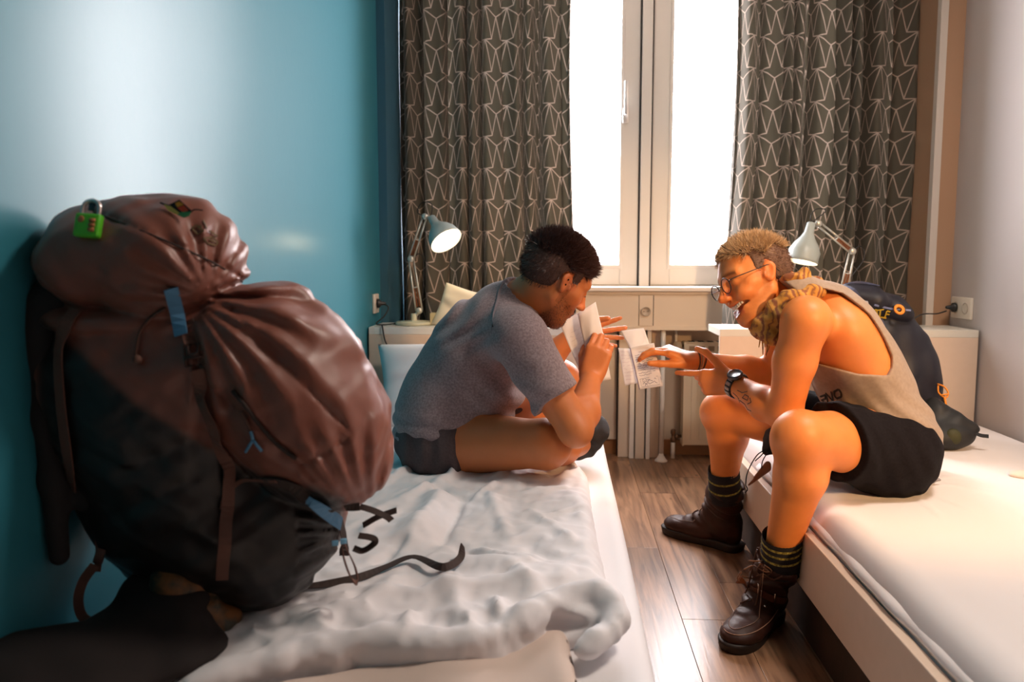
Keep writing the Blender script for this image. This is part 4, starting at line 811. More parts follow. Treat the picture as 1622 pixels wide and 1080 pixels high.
# socks
sk_m = bpy.data.materials.new('ribbed_black_sock'); sk_m.use_nodes = True; sk_m.node_tree.nodes['Principled BSDF'].inputs['Base Color'].default_value = (0.012, 0.012, 0.016, 1); sk_m.node_tree.nodes['Principled BSDF'].inputs['Roughness'].default_value = 0.9
stripe = mat('yellow_green_stripe', (0.40, 0.36, 0.08), 0.85, noise=(150, (0.16, 0.14, 0.03), 0.08))
def sock(parent, a_, b_, ra, rb, stripes):
    ax = np.asarray(b_) - a_; L_ = np.linalg.norm(ax); fr_ = zframe(a_, ax); prof = []
    for i in range(25):
        t = i / 24; prof.append((ra + (rb - ra) * t + 0.0009 * math.sin(i * 2.2), t * L_))
    bm = bmesh.new(); seg = 72; rings = []
    for r_, z_ in prof: rings.append([bm.verts.new(fr_ @ Vector(((r_ + 0.0009 * (k % 2)) * math.cos(q), (r_ + 0.0009 * (k % 2)) * math.sin(q), z_))) for k, q in enumerate(np.arange(seg) * 2 * math.pi / seg)])
    for A, B in zip(rings[:-1], rings[1:]):
        for k in range(seg): bm.faces.new((A[k], A[(k + 1) % seg], B[(k + 1) % seg], B[k]))
    so_ = from_bm('sock', bm, sk_m, parent)
    for t in stripes:
        r_ = ra + (rb - ra) * t + 0.0014; from_bm('stripe', lathe(bmesh.new(), [(r_, t * L_ - 0.0035), (r_ + 0.0005, t * L_), (r_, t * L_ + 0.0035)], fr_, 60, cap=False), stripe, so_)
    return so_
leather = mat('oxblood_leather', (0.062, 0.019, 0.011), 0.52, spec=0.4, noise=(14, (0.026, 0.010, 0.007), 0.3), bump=(70, 0.35, 0.0015))
sole_m = mat('dark_sole', (0.022, 0.014, 0.011), 0.6); lacem = mat('brown_lace', (0.11, 0.05, 0.03), 0.7); stit = mat('tan_stitch', (0.20, 0.10, 0.06), 0.7)
def boot(heel, toe, ankle, L_=0.30, buckle=True):
    """leather boot: local x towards the toe, z up"""
    heel = np.array([heel[0], heel[1], 0.0]); d = np.array([toe[0] - heel[0], toe[1] - heel[1], 0]); F = Fr(heel, frame(d, (0, 0, 1)), np.linalg.norm(d) / 0.30)
    B = Solid(); k = F.k; at = F.loc(np.asarray(ankle)[None])[0]
    B.cone(F.p(at[0], at[1], at[2]), F.p(0.062, 0, 0.10), 0.054, 0.047 * k, k=0.02, clip=[(np.asarray(ankle), np.asarray(ankle) - F.p(0.062, 0, 0.10))])
    B.cone(F.p(at[0] + 0.004, at[1], at[2]), F.p(0.100, 0, 0.098), 0.052, 0.044 * k, k=0.02, clip=[(np.asarray(ankle), np.asarray(ankle) - F.p(0.062, 0, 0.10))])
    B.ell(F.p(0.048, 0, 0.055), (0.046, 0.036, 0.05), F.M, k=0.03); B.cone(F.p(0.075, 0, 0.085), F.p(0.17, 0, 0.055), 0.047, 0.036, k=0.03)
    B.ell(F.p(0.16, 0.004, 0.036), (0.08, 0.047, 0.032), F.M, k=0.03); B.ell(F.p(0.235, 0.002, 0.036), (0.058, 0.049, 0.030), F.M, k=0.03)
    B.fn(lambda Q: Q[:, 2] - 0.020, F.p(0.1, 0, 0) - 0.3, F.p(0.1, 0, 0.02) + np.array([0.3, 0.3, 0.0]), 's', 0.004)
    def post(Q):
        q = F.loc(Q); up = np.clip((q[:, 2] - 0.06) / 0.05, 0, 1); return up * 0.0045 * np.sin(q[:, 2] * 130 - q[:, 0] * 90 + 2 * wav(q, 9, 5)) + 0.0012 * wav(q, 26, 6)
    B.post = post; B.amp = 0.006
    bo = B.obj('boot', leather, man_r, h=0.0034, relax=1)
    out = [(0.000, 0.0), (0.006, 0.024), (0.03, 0.036), (0.08, 0.034), (0.13, 0.038), (0.19, 0.049), (0.245, 0.048), (0.285, 0.030), (0.298, 0.0), (0.285, -0.032), (0.245, -0.050), (0.19, -0.050), (0.13, -0.040), (0.08, -0.036), (0.03, -0.037), (0.006, -0.024)]
    rim = spline(out + [out[0]], 4)[:-1]; n = len(rim); V = []
    for z_, s_ in ((0.0, 0.97), (0.005, 1.0), (0.018, 1.02), (0.024, 1.03), (0.027, 0.99)):
        for q in rim: V.append(F.p(0.15 + (q[0] - 0.15) * s_, q[1] * s_, z_ / k))
    Fc = [(i * n + j, i * n + (j + 1) % n, (i + 1) * n + (j + 1) % n, (i + 1) * n + j) for i in range(4) for j in range(n)] + [tuple(range(n))[::-1], tuple(4 * n + j for j in range(n))]
    from_py('sole', V, Fc, sole_m, bo); bv = bvh_of(bo)
    def surf(x, y, off=0.001, frm_=(0, 0, 1)):
        o_ = F.p(x, y, 0.4); r_ = bv.ray_cast(Vector(o_), Vector((0, 0, -1))); return (np.array(r_[0] + r_[1] * off), np.array(r_[1])) if r_[0] else (F.p(x, y, 0.06), np.array([0, 0, 1.0]))
    # moccasin seam round the toe
    sm = [surf(0.275 - 0.10 * (1 - math.cos(t)), 0.036 * math.sin(t), 0.0004)[0] for t in np.linspace(-1.9, 1.9, 22)]; mtube('toe_seam', sm, 0.0011, stit, bo, 6)
    # laces across the instep
    for x in (0.165, 0.140, 0.118):
        a1 = [surf(x + s_ * 0.008 * (1 if i % 2 else -1), y, 0.003)[0] for i, (y, s_) in enumerate(((-0.03, 0), (-0.015, 1), (0.0, 0), (0.015, 1), (0.03, 0)))]; mtube('lace', a1, 0.0022, lacem, bo, 6, 3)
    # side strap and buckle
    for s_ in (-1, 1):
        pts = [surf(x, s_ * y, 0.0045) for x, y in ((0.145, 0.0), (0.135, 0.018), (0.122, 0.031), (0.105, 0.039))]; pts.append((F.p(0.085, s_ * 0.046, 0.055), F.d(0, s_, 0.3)))
        if buckle: mribbon('strap', [p for p, _ in pts], 0.019, [n for _, n in pts], mat('worn_strap_leather', (0.10, 0.035, 0.02), 0.4), bo, th=0.005, smooth_n=4)
    if buckle:
        for s_ in (-1, 1):
            q, n_ = surf(0.118, s_ * 0.030, 0.0075); fr_ = zframe(q, n_, F.d(1, 0, 0)); rc = [(-0.011, -0.009), (0.011, -0.009), (0.011, 0.009), (-0.011, 0.009)]
            mtube('buckle', [np.array(fr_ @ Vector((a_, b_, 0.002))) for a_, b_ in rc], 0.0022, chrome, bo, 6, closed=True)
    return bo, F
axn = unit(an_n - kn_n)
ank_n = P(1236, 886, 2.03); bo_n, _ = boot((0.592, 2.15), (0.415, 1.925), ank_n, buckle=False); bvb = bvh_of(bo_n)
def on(bv, pts, off): return [hit(bv, u, v, off, 2.0) for u, v in pts]
q = on(bvb, [(1170, 918), (1186, 926), (1204, 936), (1224, 946), (1243, 950)], 0.004); mribbon('instep_strap', [a for a, _ in q], 0.021, [b for _, b in q], mat('worn_strap_leather', (0.11, 0.036, 0.018), 0.42), bo_n, th=0.004)
for u, v in ((1203, 935), (1226, 946)):
    q = on(bvb, [(u + 2, v - 10), (u, v), (u - 2, v + 9)], 0.0075); mtube('buckle_bar', [a for a, _ in q], 0.0021, chrome, bo_n, 6)
q = on(bvb, [(1211, 960)], 0.003)[0]; from_bm('rivet', lathe(bmesh.new(), [(0.0, -0.002), (0.0035, -0.001), (0.0035, 0.001), (0.0, 0.0022)], zframe(q[0], q[1]), 12), chrome, bo_n)
for pl_ in ([(1178, 902), (1196, 896), (1214, 905), (1232, 900)], [(1175, 912), (1192, 915), (1208, 908), (1226, 916), (1238, 912)], [(1186, 888), (1206, 890), (1224, 886), (1240, 890)], [(1174, 905), (1168, 915), (1172, 922)], [(1205, 893), (1200, 905), (1212, 912), (1222, 905), (1210, 896)]):
    q = on(bvb, pl_, 0.003); mtube('lace', [a for a, _ in q], 0.0020, lacem, bo_n, 6, 4)
q = on(bvb, [(1143, 985), (1150, 1000), (1170, 1006), (1195, 1001), (1218, 985), (1232, 965)], 0.001); mtube('toe_seam', [a for a, _ in q], 0.0012, mat('pale_stitch', (0.35, 0.19, 0.12), 0.7), bo_n, 6, 4)
sock(man_r, P(1239, 848, 2.00), P(1237, 900, 2.035), 0.0485, 0.0510, (0.15, 0.32, 0.52))
ank_f = P(1150, 772, 2.62); boot((0.605, 2.635), (0.372, 2.85), ank_f, buckle=False)
sock(man_r, P(1146, 742, 2.59), P(1149, 788, 2.625), 0.0495, 0.0520, (0.30, 0.62))
# ================================================================ left man
man_l = thing('person', 'dark-haired bearded man in a heather grey t-shirt sitting cross-legged on the left bed', 'person', (-0.3, 2.2, 0.38))
HL = Fr(P(879, 444, 2.12), None, 1.0); a = R(33); yw = R(30)
HL.M = frame(np.array([math.cos(a) * math.cos(yw), math.cos(a) * math.sin(yw), -math.sin(a)]), (0.3, -0.03, 1)); HL.k = 0.98
S = Solid(); YL = 2.22
ax_ = lambda a, b: frame(np.asarray(b) - np.asarray(a), (0, 1, 0))
LP = [P(705, 690, YL), P(712, 625, YL), P(745, 562, YL), P(795, 508, YL)]
L1, L2, L3 = ax_(LP[0], LP[1]), ax_(LP[1], LP[2]), ax_(LP[2], LP[3])
def torsoL(S, o=0.0, k=0.05):
    S.ell(LP[0], (0.115 + o, 0.112 + o, 0.165 + o), L1, k=k); S.ell(LP[1], (0.13 + o, 0.112 + o, 0.152 + o), L1, k=k)
    S.ell(P(772, 618, YL), (0.10 + o, 0.09 + o, 0.145 + o), L2, k=k); S.ell(LP[2], (0.145 + o, 0.110 + o, 0.170 + o), L2, k=k); S.ell(LP[3] + np.array([-0.01, 0, -0.005]), (0.105 + o, 0.088 + o, 0.178 + o), L3, k=k)
torsoL(S); S.cone(P(800, 500, 2.2), P(858, 452, 2.12), 0.062, 0.058, k=0.045)
sn, en, wn = P(822, 535, 2.02), P(912, 682, 1.96), P(936, 598, 2.14)
sf, ef, wf = P(815, 515, 2.40), P(850, 582, 2.46), P(906, 532, 2.42)
armLn = lambda S: hand(S, wn, (0.30, 0.10, 0.95), (-0.75, 0.15, 0.35), [(0.55, 1.25, 0.7), (0.65, 1.3, 0.75), (0.75, 1.3, 0.8), (0.85, 1.3, 0.8)], hand_sign=1, thumb_out=0.5, thumb_c=(0.5, 0.5, 0.3), k=1.02, thumb_down=0.75)
armLf = lambda S: hand(S, wf, (1, 0.05, 0.05), (-0.1, 0.25, 1), [(0.10, 0.12, 0.05), (0.0, 0.05, 0.05), (0.05, 0.08, 0.05), (0.15, 0.1, 0.1)], spread=0.55, hand_sign=-1, thumb_out=0.25, thumb_c=(0.2, 0.2, 0.1), k=0.98, thumb_down=0.6)
for s_, e_, w_, hd_ in ((sn, en, wn, armLn), (sf, ef, wf, armLf)):
    S.group(0.004, [(s_ + np.array([-0.03, 0, -0.01]), 0.115, 0.055)])
    S.ell(s_, 0.058, k=0.05); m_ = s_ + (e_ - s_) * 0.5; S.cone(s_, m_, 0.056, 0.053, k=0.03); S.cone(m_, e_, 0.053, 0.040, k=0.02)
    f_ = e_ + (w_ - e_) * 0.33 + np.array([0.004, 0, 0.0]); S.cone(e_, f_, 0.040, 0.043, k=0.02); S.cone(f_, w_, 0.043, 0.0265, k=0.02); hd_(S)
hn, kn = P(712, 700, 2.14), P(862, 703, 2.02); hf, kf = P(720, 660, 2.32), P(884, 602, 2.50)
fn_, ff_ = P(925, 700, 2.40), P(800, 700, 2.30)
for h_, k_, f_, bend in ((hn, kn, fn_, 0), (hf, kf, ff_, 1)):
    S.group(0.004, [(h_, 0.16, 0.06)])
    S.cone(h_, k_, 0.092, 0.060, k=0.05); S.ell(k_ + np.array([0.012, 0, 0.0]), (0.054, 0.056, 0.056), k=0.03)
    c_ = k_ + (f_ - k_) * 0.35; S.cone(k_, c_, 0.052, 0.056, k=0.03); S.cone(c_, f_, 0.056, 0.036, k=0.03); S.ell(h_ + np.array([-0.03, 0, 0.0]), (0.105, 0.10, 0.095), k=0.04)
S.group(0.006, [(HL.p(-0.03, 0, -0.07), 0.09, 0.03)]); head(S, HL)
bodyL = S.obj('body', skin_l, man_l, h=0.0032, relax=1, colour=tint_from(HL, beard=0.62))
bvL = bvh_of(bodyL)
brd = scatter(bodyL, HL, 2600, lambda q: (np.linalg.norm(q, axis=1) < 0.16) & (q[:, 0] > 0.012) & (q[:, 2] > -0.118) & (q[:, 2] < np.where(q[:, 0] > 0.074, -0.066, -0.026 - (q[:, 0] - 0.012) * 0.25)) & (q[:, 0] < 0.105), 8)
beardm = mat('dark_beard_hair', (0.035, 0.016, 0.011), 0.6)
strands('beard', HL, brd, beardm, man_l, L=0.0034, wd=0.0004, lift=0.5, flow=(0.2, 0, -1), jitter=0.6, seed=12)
mst = scatter(bodyL, HL, 700, lambda q: (q[:, 0] > 0.078) & (q[:, 2] < -0.031) & (q[:, 2] > -0.040) & (np.abs(q[:, 1]) < 0.028), 9); strands('moustache', HL, mst, beardm, man_l, L=0.006, wd=0.00045, lift=0.3, flow=(0.1, 0, -1), jitter=0.4, seed=13)
lash = [HL.p(0.0862 - 0.3 * abs(t), -0.032 + t, 0.0085 + 2 * t * t * 3) for t in np.linspace(-0.012, 0.012, 9)]; mtube('eyelashes', lash, 0.0011, beardm, man_l, 5)
lash = [HL.p(0.0862 - 0.3 * abs(t), 0.032 + t, 0.0085 + 2 * t * t * 3) for t in np.linspace(-0.012, 0.012, 9)]; mtube('eyelashes', lash, 0.0011, beardm, man_l, 5)
hairL = mat('dark_brown_hair', (0.060, 0.022, 0.016), 0.42, spec=0.5)
hairLs = mat('cropped_dark_hair', (0.055, 0.024, 0.017), 0.7, noise=(300, (0.11, 0.05, 0.035), 0.2))
def hairlineL(q):
    x, y, z = q[:, 0], np.abs(q[:, 1]), q[:, 2]
    keep = np.maximum.reduce([(x - 0.068) + (0.060 - z) * 0.25, (0.036 - z) + np.clip(x + 0.005, -0.045, 1) * 0.30 - np.clip(-x - 0.02, 0, 1) * 1.5])
    keep = np.minimum(keep, np.maximum(x + 0.026, -0.062 - z))
    keep = np.minimum(keep, np.maximum.reduce([x - 0.030, -x + 0.004, -0.006 - z]))
    return -keep
hcL = hair_cap(HL, 0.0045, hairlineL, 'hair', hairLs, man_l, amp=0.0)
top = scatter(hcL, HL, 15000, lambda q: (q[:, 2] > 0.044 + 0.006 * np.sin(q[:, 0] * 80) + 1.1 * np.clip(q[:, 0] - 0.035, 0, 1)), 3)
strands('hair_strands', HL, top, hairL, hcL, L=0.018, wd=0.0008, lift=0.50, flow=(0.45, 0, 0.65), jitter=0.45, seed=22)
sd = scatter(hcL, HL, 9000, lambda q: q[:, 2] > -0.075, 4); strands('short_hair', HL, sd, hairL, hcL, L=0.009, wd=0.0006, lift=0.4, flow=(-0.4, 0, -0.8), jitter=0.4, seed=25)
# t-shirt
tee = mat('heather_grey_jersey', (0.32, 0.245, 0.255), 0.92, sheen=0.15, noise=(190, (0.20, 0.145, 0.155), 0.16), bump=(300, 0.12, 0.0008))
T = Solid(); torsoL(T, 0.013, 0.05); T.cone(P(800, 500, 2.2), P(832, 474, 2.15), 0.073, 0.068, k=0.04)
T.ell(P(702, 662, YL), (0.15, 0.133, 0.186), L1, k=0.05)
for s_, e_, t_, nd in ((sn, en, 0.66, (0.20, 0, -0.15)), (sf, ef, 0.85, (0, 0, 0))):
    T.group(0.02, [(s_ + np.array([-0.03, 0, 0.0]), 0.20, 0.075)]); q = s_ + (e_ - s_) * t_
    T.ell(s_, 0.069, k=0.05); T.cone(s_, e_, 0.069, 0.064, k=0.03, clip=[(q, (e_ - s_) + np.array(nd) * 0.3)])
T.fn(lambda Q: np.full(len(Q), 9.0), (9, 9, 9), (9, 9, 9))
def tee_f(Q):
    q = Q - P(760, 600, 2.1)
    pull = np.sin((q[:, 0] * 0.45 + q[:, 2] * 0.9) * 95 + 3 * np.sin(q[:, 0] * 18)) * np.exp(-((Q[:, 0] + 0.10) / 0.11) ** 2 - ((Q[:, 2] - 0.60) / 0.10) ** 2)
    bk = np.sin((q[:, 0] * 0.7 - q[:, 2] * 0.7) * 120 + 2 * np.sin(q[:, 2] * 30)) * np.exp(-((Q[:, 0] + 0.28) / 0.09) ** 2 - ((Q[:, 2] - 0.84) / 0.08) ** 2)
    bt = np.sin(q[:, 2] * 150 + q[:, 0] * 20) * np.exp(-((Q[:, 2] - 0.50) / 0.06) ** 2)
    return -0.0060 * pull - 0.0085 * bk - 0.0045 * bt - 0.0022 * wav(Q, 7, 31)
T.post = tee_f; T.amp = 0.014
neckc = P(846, 462, 2.13)
nd_ = unit(P(862, 445, 2.12) - P(800, 500, 2.2))
T.group(0.001); T.gk[-1] = (0.001, [])
# neckline and hem are cut after everything is joined
base_ev = T.ev
def ev_cut(Q, cell, base=base_ev):
    d = base(Q, cell); near = np.linalg.norm(Q - neckc, axis=1) < 0.112
    cutn = (Q - P(829, 473, 2.15)) @ nd_; rad_ = np.linalg.norm(np.cross(Q - P(829, 473, 2.15), nd_), axis=1); d = np.maximum(d, -np.maximum(-cutn, rad_ - 0.066))
    hem = (Q - P(640, 728, 2.2)) @ unit(np.array([0.24, 0, -0.97])); return np.maximum(d, np.where(Q[:, 0] < 0.0, hem, -1))
T.ev = ev_cut
teeO = T.obj('t_shirt', tee, man_l, h=0.0035, relax=1); bvTee = bvh_of(teeO)
collar = mat('grey_rib_collar', (0.20, 0.17, 0.19), 0.9)
cpts = []
fr_ = zframe(P(829, 473, 2.15), nd_)
for t in np.arange(40) * math.pi / 20:
    dv_ = np.array(fr_.to_3x3() @ Vector((math.cos(t), math.sin(t), 0))); o_ = np.array(P(829, 473, 2.15)) - nd_ * 0.004
    r_ = bvTee.ray_cast(Vector(o_ + dv_ * 0.2), Vector(-dv_)); 
    if r_[0]: cpts.append(np.array(r_[0]))
if len(cpts) > 12: mtube('collar', cpts, 0.0042, collar, teeO, 8, closed=True)
# shorts, socks
short_l = mat('dark_mauve_shorts', (0.060, 0.040, 0.042), 0.88, noise=(200, (0.085, 0.060, 0.062), 0.2), bump=(300, 0.15, 0.0008))
Sh = Solid(); o = 0.012; Sh.ell(LP[0] + np.array([0, 0, -0.004]), (0.11 + o, 0.108 + o, 0.165 + o), L1, k=0.05)
for h_, k_, t_ in ((hn, kn, 0.22), (hf, kf, 0.5)):
    q = h_ + (k_ - h_) * t_; Sh.ell(h_ + np.array([-0.03, 0, 0.0]), (0.105 + o, 0.10 + o, 0.095 + o), k=0.04, clip=[(q, k_ - h_)]); Sh.cone(h_, k_, 0.092 + o + 0.004, 0.062 + o, k=0.03, clip=[(q, k_ - h_)])
Sh.fn(lambda Q: -((Q - P(700, 660, 2.2)) @ np.array([0, 0, 1.0])), (-1, 1.6, 0.5), (0.2, 2.8, 0.9), 's', 0.004)
Sh.post = lambda Q: -0.0028 * np.sin(Q[:, 0] * 130 - Q[:, 2] * 40 + 2 * np.sin(Q[:, 2] * 25)) - 0.002 * wav(Q, 12, 8); Sh.amp = 0.005
Sh.obj('shorts', short_l, man_l, h=0.004, relax=1)
K = Solid(); fd = P(955, 672, 2.40)
K.cone(P(890, 712, 2.34), P(925, 700, 2.38), 0.040, 0.041, k=0.02); K.cone(P(925, 700, 2.38), P(945, 676, 2.39), 0.043, 0.036, k=0.03); K.ell(P(936, 686, 2.36), (0.050, 0.06, 0.036), k=0.03); K.ell(P(905, 708, 2.33), (0.045, 0.05, 0.034), k=0.03)
K.post = lambda Q: -0.0015 * np.sin(Q[:, 0] * 160 + Q[:, 2] * 80); K.amp = 0.003
K.obj('sock', mat('black_sock', (0.014, 0.012, 0.014), 0.9, bump=(300, 0.2, 0.001)), man_l, h=0.0035, relax=1)
# ================================================================ bedding
def slab(s, poly_px, z0, hfun, k=0.02, zpx=0.40):
    poly = np.array([PZ(u, v, zpx)[:2] for u, v in poly_px]); lo = np.array([*poly.min(0), z0 - 0.03]); hi = np.array([*poly.max(0), z0 + 0.17])
    def f(Q):
        d2 = poly_d(Q[:, :2], poly); top = hfun(Q, -d2); return np.maximum.reduce([(Q[:, 2] - top) * 0.75, d2, z0 - Q[:, 2]])
    s._add(f, lo, hi, 'u', k); return poly
duv = mat('rumpled_white_duvet', (0.84, 0.81, 0.83), 0.85, sheen=0.1, noise=(3, (0.81, 0.78, 0.80), 0.3), bump=(420, 0.05, 0.0006))
ZB = ZM - 0.004
RID = [((640, 872), (705, 775), .022, .030), ((655, 880), (950, 925), .012, .035), ((500, 958), (940, 925), .014, .030), ((735, 1010), (700, 900), .014, .022), ((560, 1000), (640, 905), .010, .020), ((610, 805), (760, 735), .012, .018), ((600, 770), (700, 720), .012, .014),
       ((770, 775), (810, 860), .010, .015), ((790, 760), (745, 800), .010, .012), ((830, 800), (920, 870), .008, .014), ((700, 840), (760, 885), -.010, .018), ((640, 930), (730, 925), -.010, .012), ((870, 730), (770, 760), .012, .016), ((880, 760), (930, 735), .008, .010), ((660, 760), (760, 800), -.010, .016), ((820, 850), (900, 900), -.008, .02), ((480, 1010), (560, 960), .010, .03), ((860, 960), (800, 900), .010, .02), ((640, 712), (690, 745), .035, .022), ((900, 715), (930, 760), .012, .010)]
RID += [((690, 870), (735, 790), -.014, .012), ((735, 860), (850, 905), .009, .010), ((560, 860), (640, 800), .010, .012), ((585, 900), (650, 850), -.010, .012), ((760, 930), (860, 900), -.009, .011), ((650, 975), (640, 1020), .012, .014), ((800, 1010), (780, 950), .012, .013), ((480, 980), (600, 940), -.008, .010), ((700, 720), (850, 722), .010, .012), ((820, 780), (905, 770), .007, .008), ((850, 820), (930, 800), .006, .008), ((720, 760), (700, 735), .010, .010)]
def h_top(Q, e):
    e = np.clip(e / 0.040, 0, 1); base = ZB + 0.012 + 0.050 * np.sqrt(np.clip(1 - (1 - e) ** 2, 0, 1)); z = base + 0.007 * wav(Q * np.array([1, 1, 0.0]), 3.0, 41) + 0.005 - 0.008 * np.abs(wav(Q * np.array([1.3, 0.8, 0.0]), 2.6, 43)) - 0.0035 * np.abs(wav(Q * np.array([1.2, 0.8, 0.0]), 5.5, 44)) * e
    for a_, b_, am, wd in RID: z = z + crease(Q[:, 0], Q[:, 1], PZ(*a_, 0.41), PZ(*b_, 0.41), am * 1.15, wd) * e
    z -= 0.030 * np.exp(-((Q[:, 0] + 0.05) / 0.16) ** 2 - ((Q[:, 1] - 2.20) / 0.10) ** 2)
    return np.maximum(z, ZB + 0.006)
D = Solid(); slab(D, [(120, 1180), (300, 1085), (420, 1050), (560, 1030), (700, 1035), (800, 1022), (880, 985), (955, 985), (975, 955), (962, 900), (945, 830), (935, 770), (932, 738), (905, 716), (820, 712), (730, 728), (660, 708), (610, 712), (540, 740), (350, 860), (200, 960), (60, 1080)], ZB, h_top)
def rl(px, rad, z=0.396): return [(PZ(u, v, z) + np.array([0, 0, dz]), r_) for (u, v, dz), r_ in zip(px, rad)]
for px, rad in (([(300, 1085, .0), (420, 1052, .004), (560, 1026, .008), (680, 1028, .008), (780, 1018, .010), (840, 992, .014), (895, 965, .020), (950, 962, .020), (974, 985, .008), (950, 1010, -.002), (912, 1025, -.008)], [.014, .016, .014, .017, .014, .018, .016, .019, .017, .012, .008]),):
    q = rl(px, rad); pp = spline([a_ for a_, _ in q], 4); rs = np.interp(np.linspace(0, 1, len(pp)), np.linspace(0, 1, len(q)), [b_ for _, b_ in q])
    for i in range(len(pp) - 1): D.cone(pp[i], pp[i + 1], rs[i], rs[i + 1], k=0.02)
D.ell(PZ(893, 990, 0.392), (0.042, 0.022, 0.018), k=0.008, op='s'); D.ell(PZ(925, 985, 0.402), (0.020, 0.016, 0.016), k=0.008, op='s')
D.post = lambda Q: (0.0065 * np.abs(wav(Q * np.array([1.4, 0.8, 1.0]), 6, 55)) + 0.003 * np.abs(wav(Q, 15, 56)) - 0.003) * np.exp(-((Q[:, 1] - 1.17) / 0.10) ** 2) + 0.0022 * wav(Q, 16, 51) + 0.0012 * wav(Q * np.array([1, .5, 1]), 38, 52) + 0.0016 * np.sin(Q[:, 0] * 75 + 3 * np.sin(Q[:, 1] * 22)) * np.exp(-((Q[:, 1] - 1.16) / 0.07) ** 2); D.amp = 0.013
dv = D.obj('duvet', duv, None, h=0.0055, relax=1); tag(dv, 'rumpled white duvet across the left bed beneath the big brown backpack', 'duvet'); bvD = bvh_of(dv)
U = Solid()
def h_lo(Q, e):
    e = np.clip(e / 0.03, 0, 1); return ZB + 0.006 + 0.026 * np.sqrt(np.clip(1 - (1 - e) ** 2, 0, 1)) + 0.005 * np.sin(Q[:, 0] * 28 + 12 * Q[:, 1] + np.sin(Q[:, 0] * 9)) + 0.003 * wav(Q * np.array([1, 1, 0.]), 6, 61)
slab(U, [(-400, 1500), (300, 1110), (560, 1040), (900, 985), (922, 1100), (960, 1400), (300, 1500)], ZB, h_lo, zpx=0.385)
uo = U.obj('folded_blanket', mat('cream_blanket_cotton', (0.66, 0.53, 0.46), 0.9), None, h=0.006); tag(uo, 'cream folded layer lying under the front edge of the duvet', 'blanket')
# ---- pillows
def pillow(name, label, c, wv_, hv, t, m, seed=0, grp=None):
    """wv_, hv: half-width and half-height vectors"""
    n_ = unit(np.cross(wv_, hv)); N = 40; V = []; g = np.linspace(-1, 1, N); uu, vv = np.meshgrid(g, g, indexing='ij'); e = np.clip((1 - uu ** 4), 0, 1) * np.clip((1 - vv ** 4), 0, 1)
    pinch = 1 - 0.07 * (1 - np.abs(uu) ** 1.5) * np.abs(vv) ** 3 ; pin2 = 1 - 0.07 * (1 - np.abs(vv) ** 1.5) * np.abs(uu) ** 3
    Q = np.stack([uu.ravel(), vv.ravel(), 0 * uu.ravel()], 1); nz = wav(Q, 0.9, seed).reshape(uu.shape)
    rad = np.sin((vv * 7 + nz * 2)) * 0.12 * np.clip(-uu, 0, 1) + 0.12 * nz
    for sgn in (1, -1):
        T_ = t * (e ** 0.55) * (1 + rad * (1 if sgn > 0 else 0.5)) * sgn
        V.append((np.asarray(c)[None, None] + (uu * pin2)[..., None] * wv_ + (vv * pinch)[..., None] * hv + T_[..., None] * n_).reshape(-1, 3))
    V = np.concatenate(V); k = N * N; Fc = []
    for i in range(N - 1):
        for j in range(N - 1): a_ = i * N + j; Fc.append((a_, a_ + N, a_ + N + 1, a_ + 1)); Fc.append((k + a_, k + a_ + 1, k + a_ + N + 1, k + a_ + N))
    bm = bmesh.new(); vs = [bm.verts.new(q) for q in V]
    for f in Fc: bm.faces.new([vs[i] for i in f])
    bmesh.ops.remove_doubles(bm, verts=bm.verts, dist=1e-5); o_ = from_bm(name, bm, m); tag(o_, label, 'pillow', grp); return o_
pillow('pillow', 'white pillow standing against the left headboard behind the bearded man', (-0.40, 2.985, 0.515), np.array([0.30, 0.02, 0.015]), np.array([-0.01, 0.045, 0.155]), 0.075, sheet, 3)
pillow('cushion', 'small cream cushion standing on the left headboard shelf beside the desk lamp', P(735, 492, 3.22) + np.array([0, 0, 0.0]), np.array([0.105, 0.0, -0.03]), np.array([0.03, 0.02, 0.085]), 0.04, mat('cream_cushion_cotton', (0.72, 0.64, 0.50), 0.85), 8)
bx_ = P(690, 505, 3.22); tag(mbox('small_box', (bx_[0] - 0.02, 3.20, ZH + 0.001), (bx_[0] + 0.022, 3.25, ZH + 0.05), mat('straw_card', (0.55, 0.46, 0.26), 0.7), bev=0.002), 'tiny straw coloured box on the left headboard shelf beside the lamp foot', 'box')
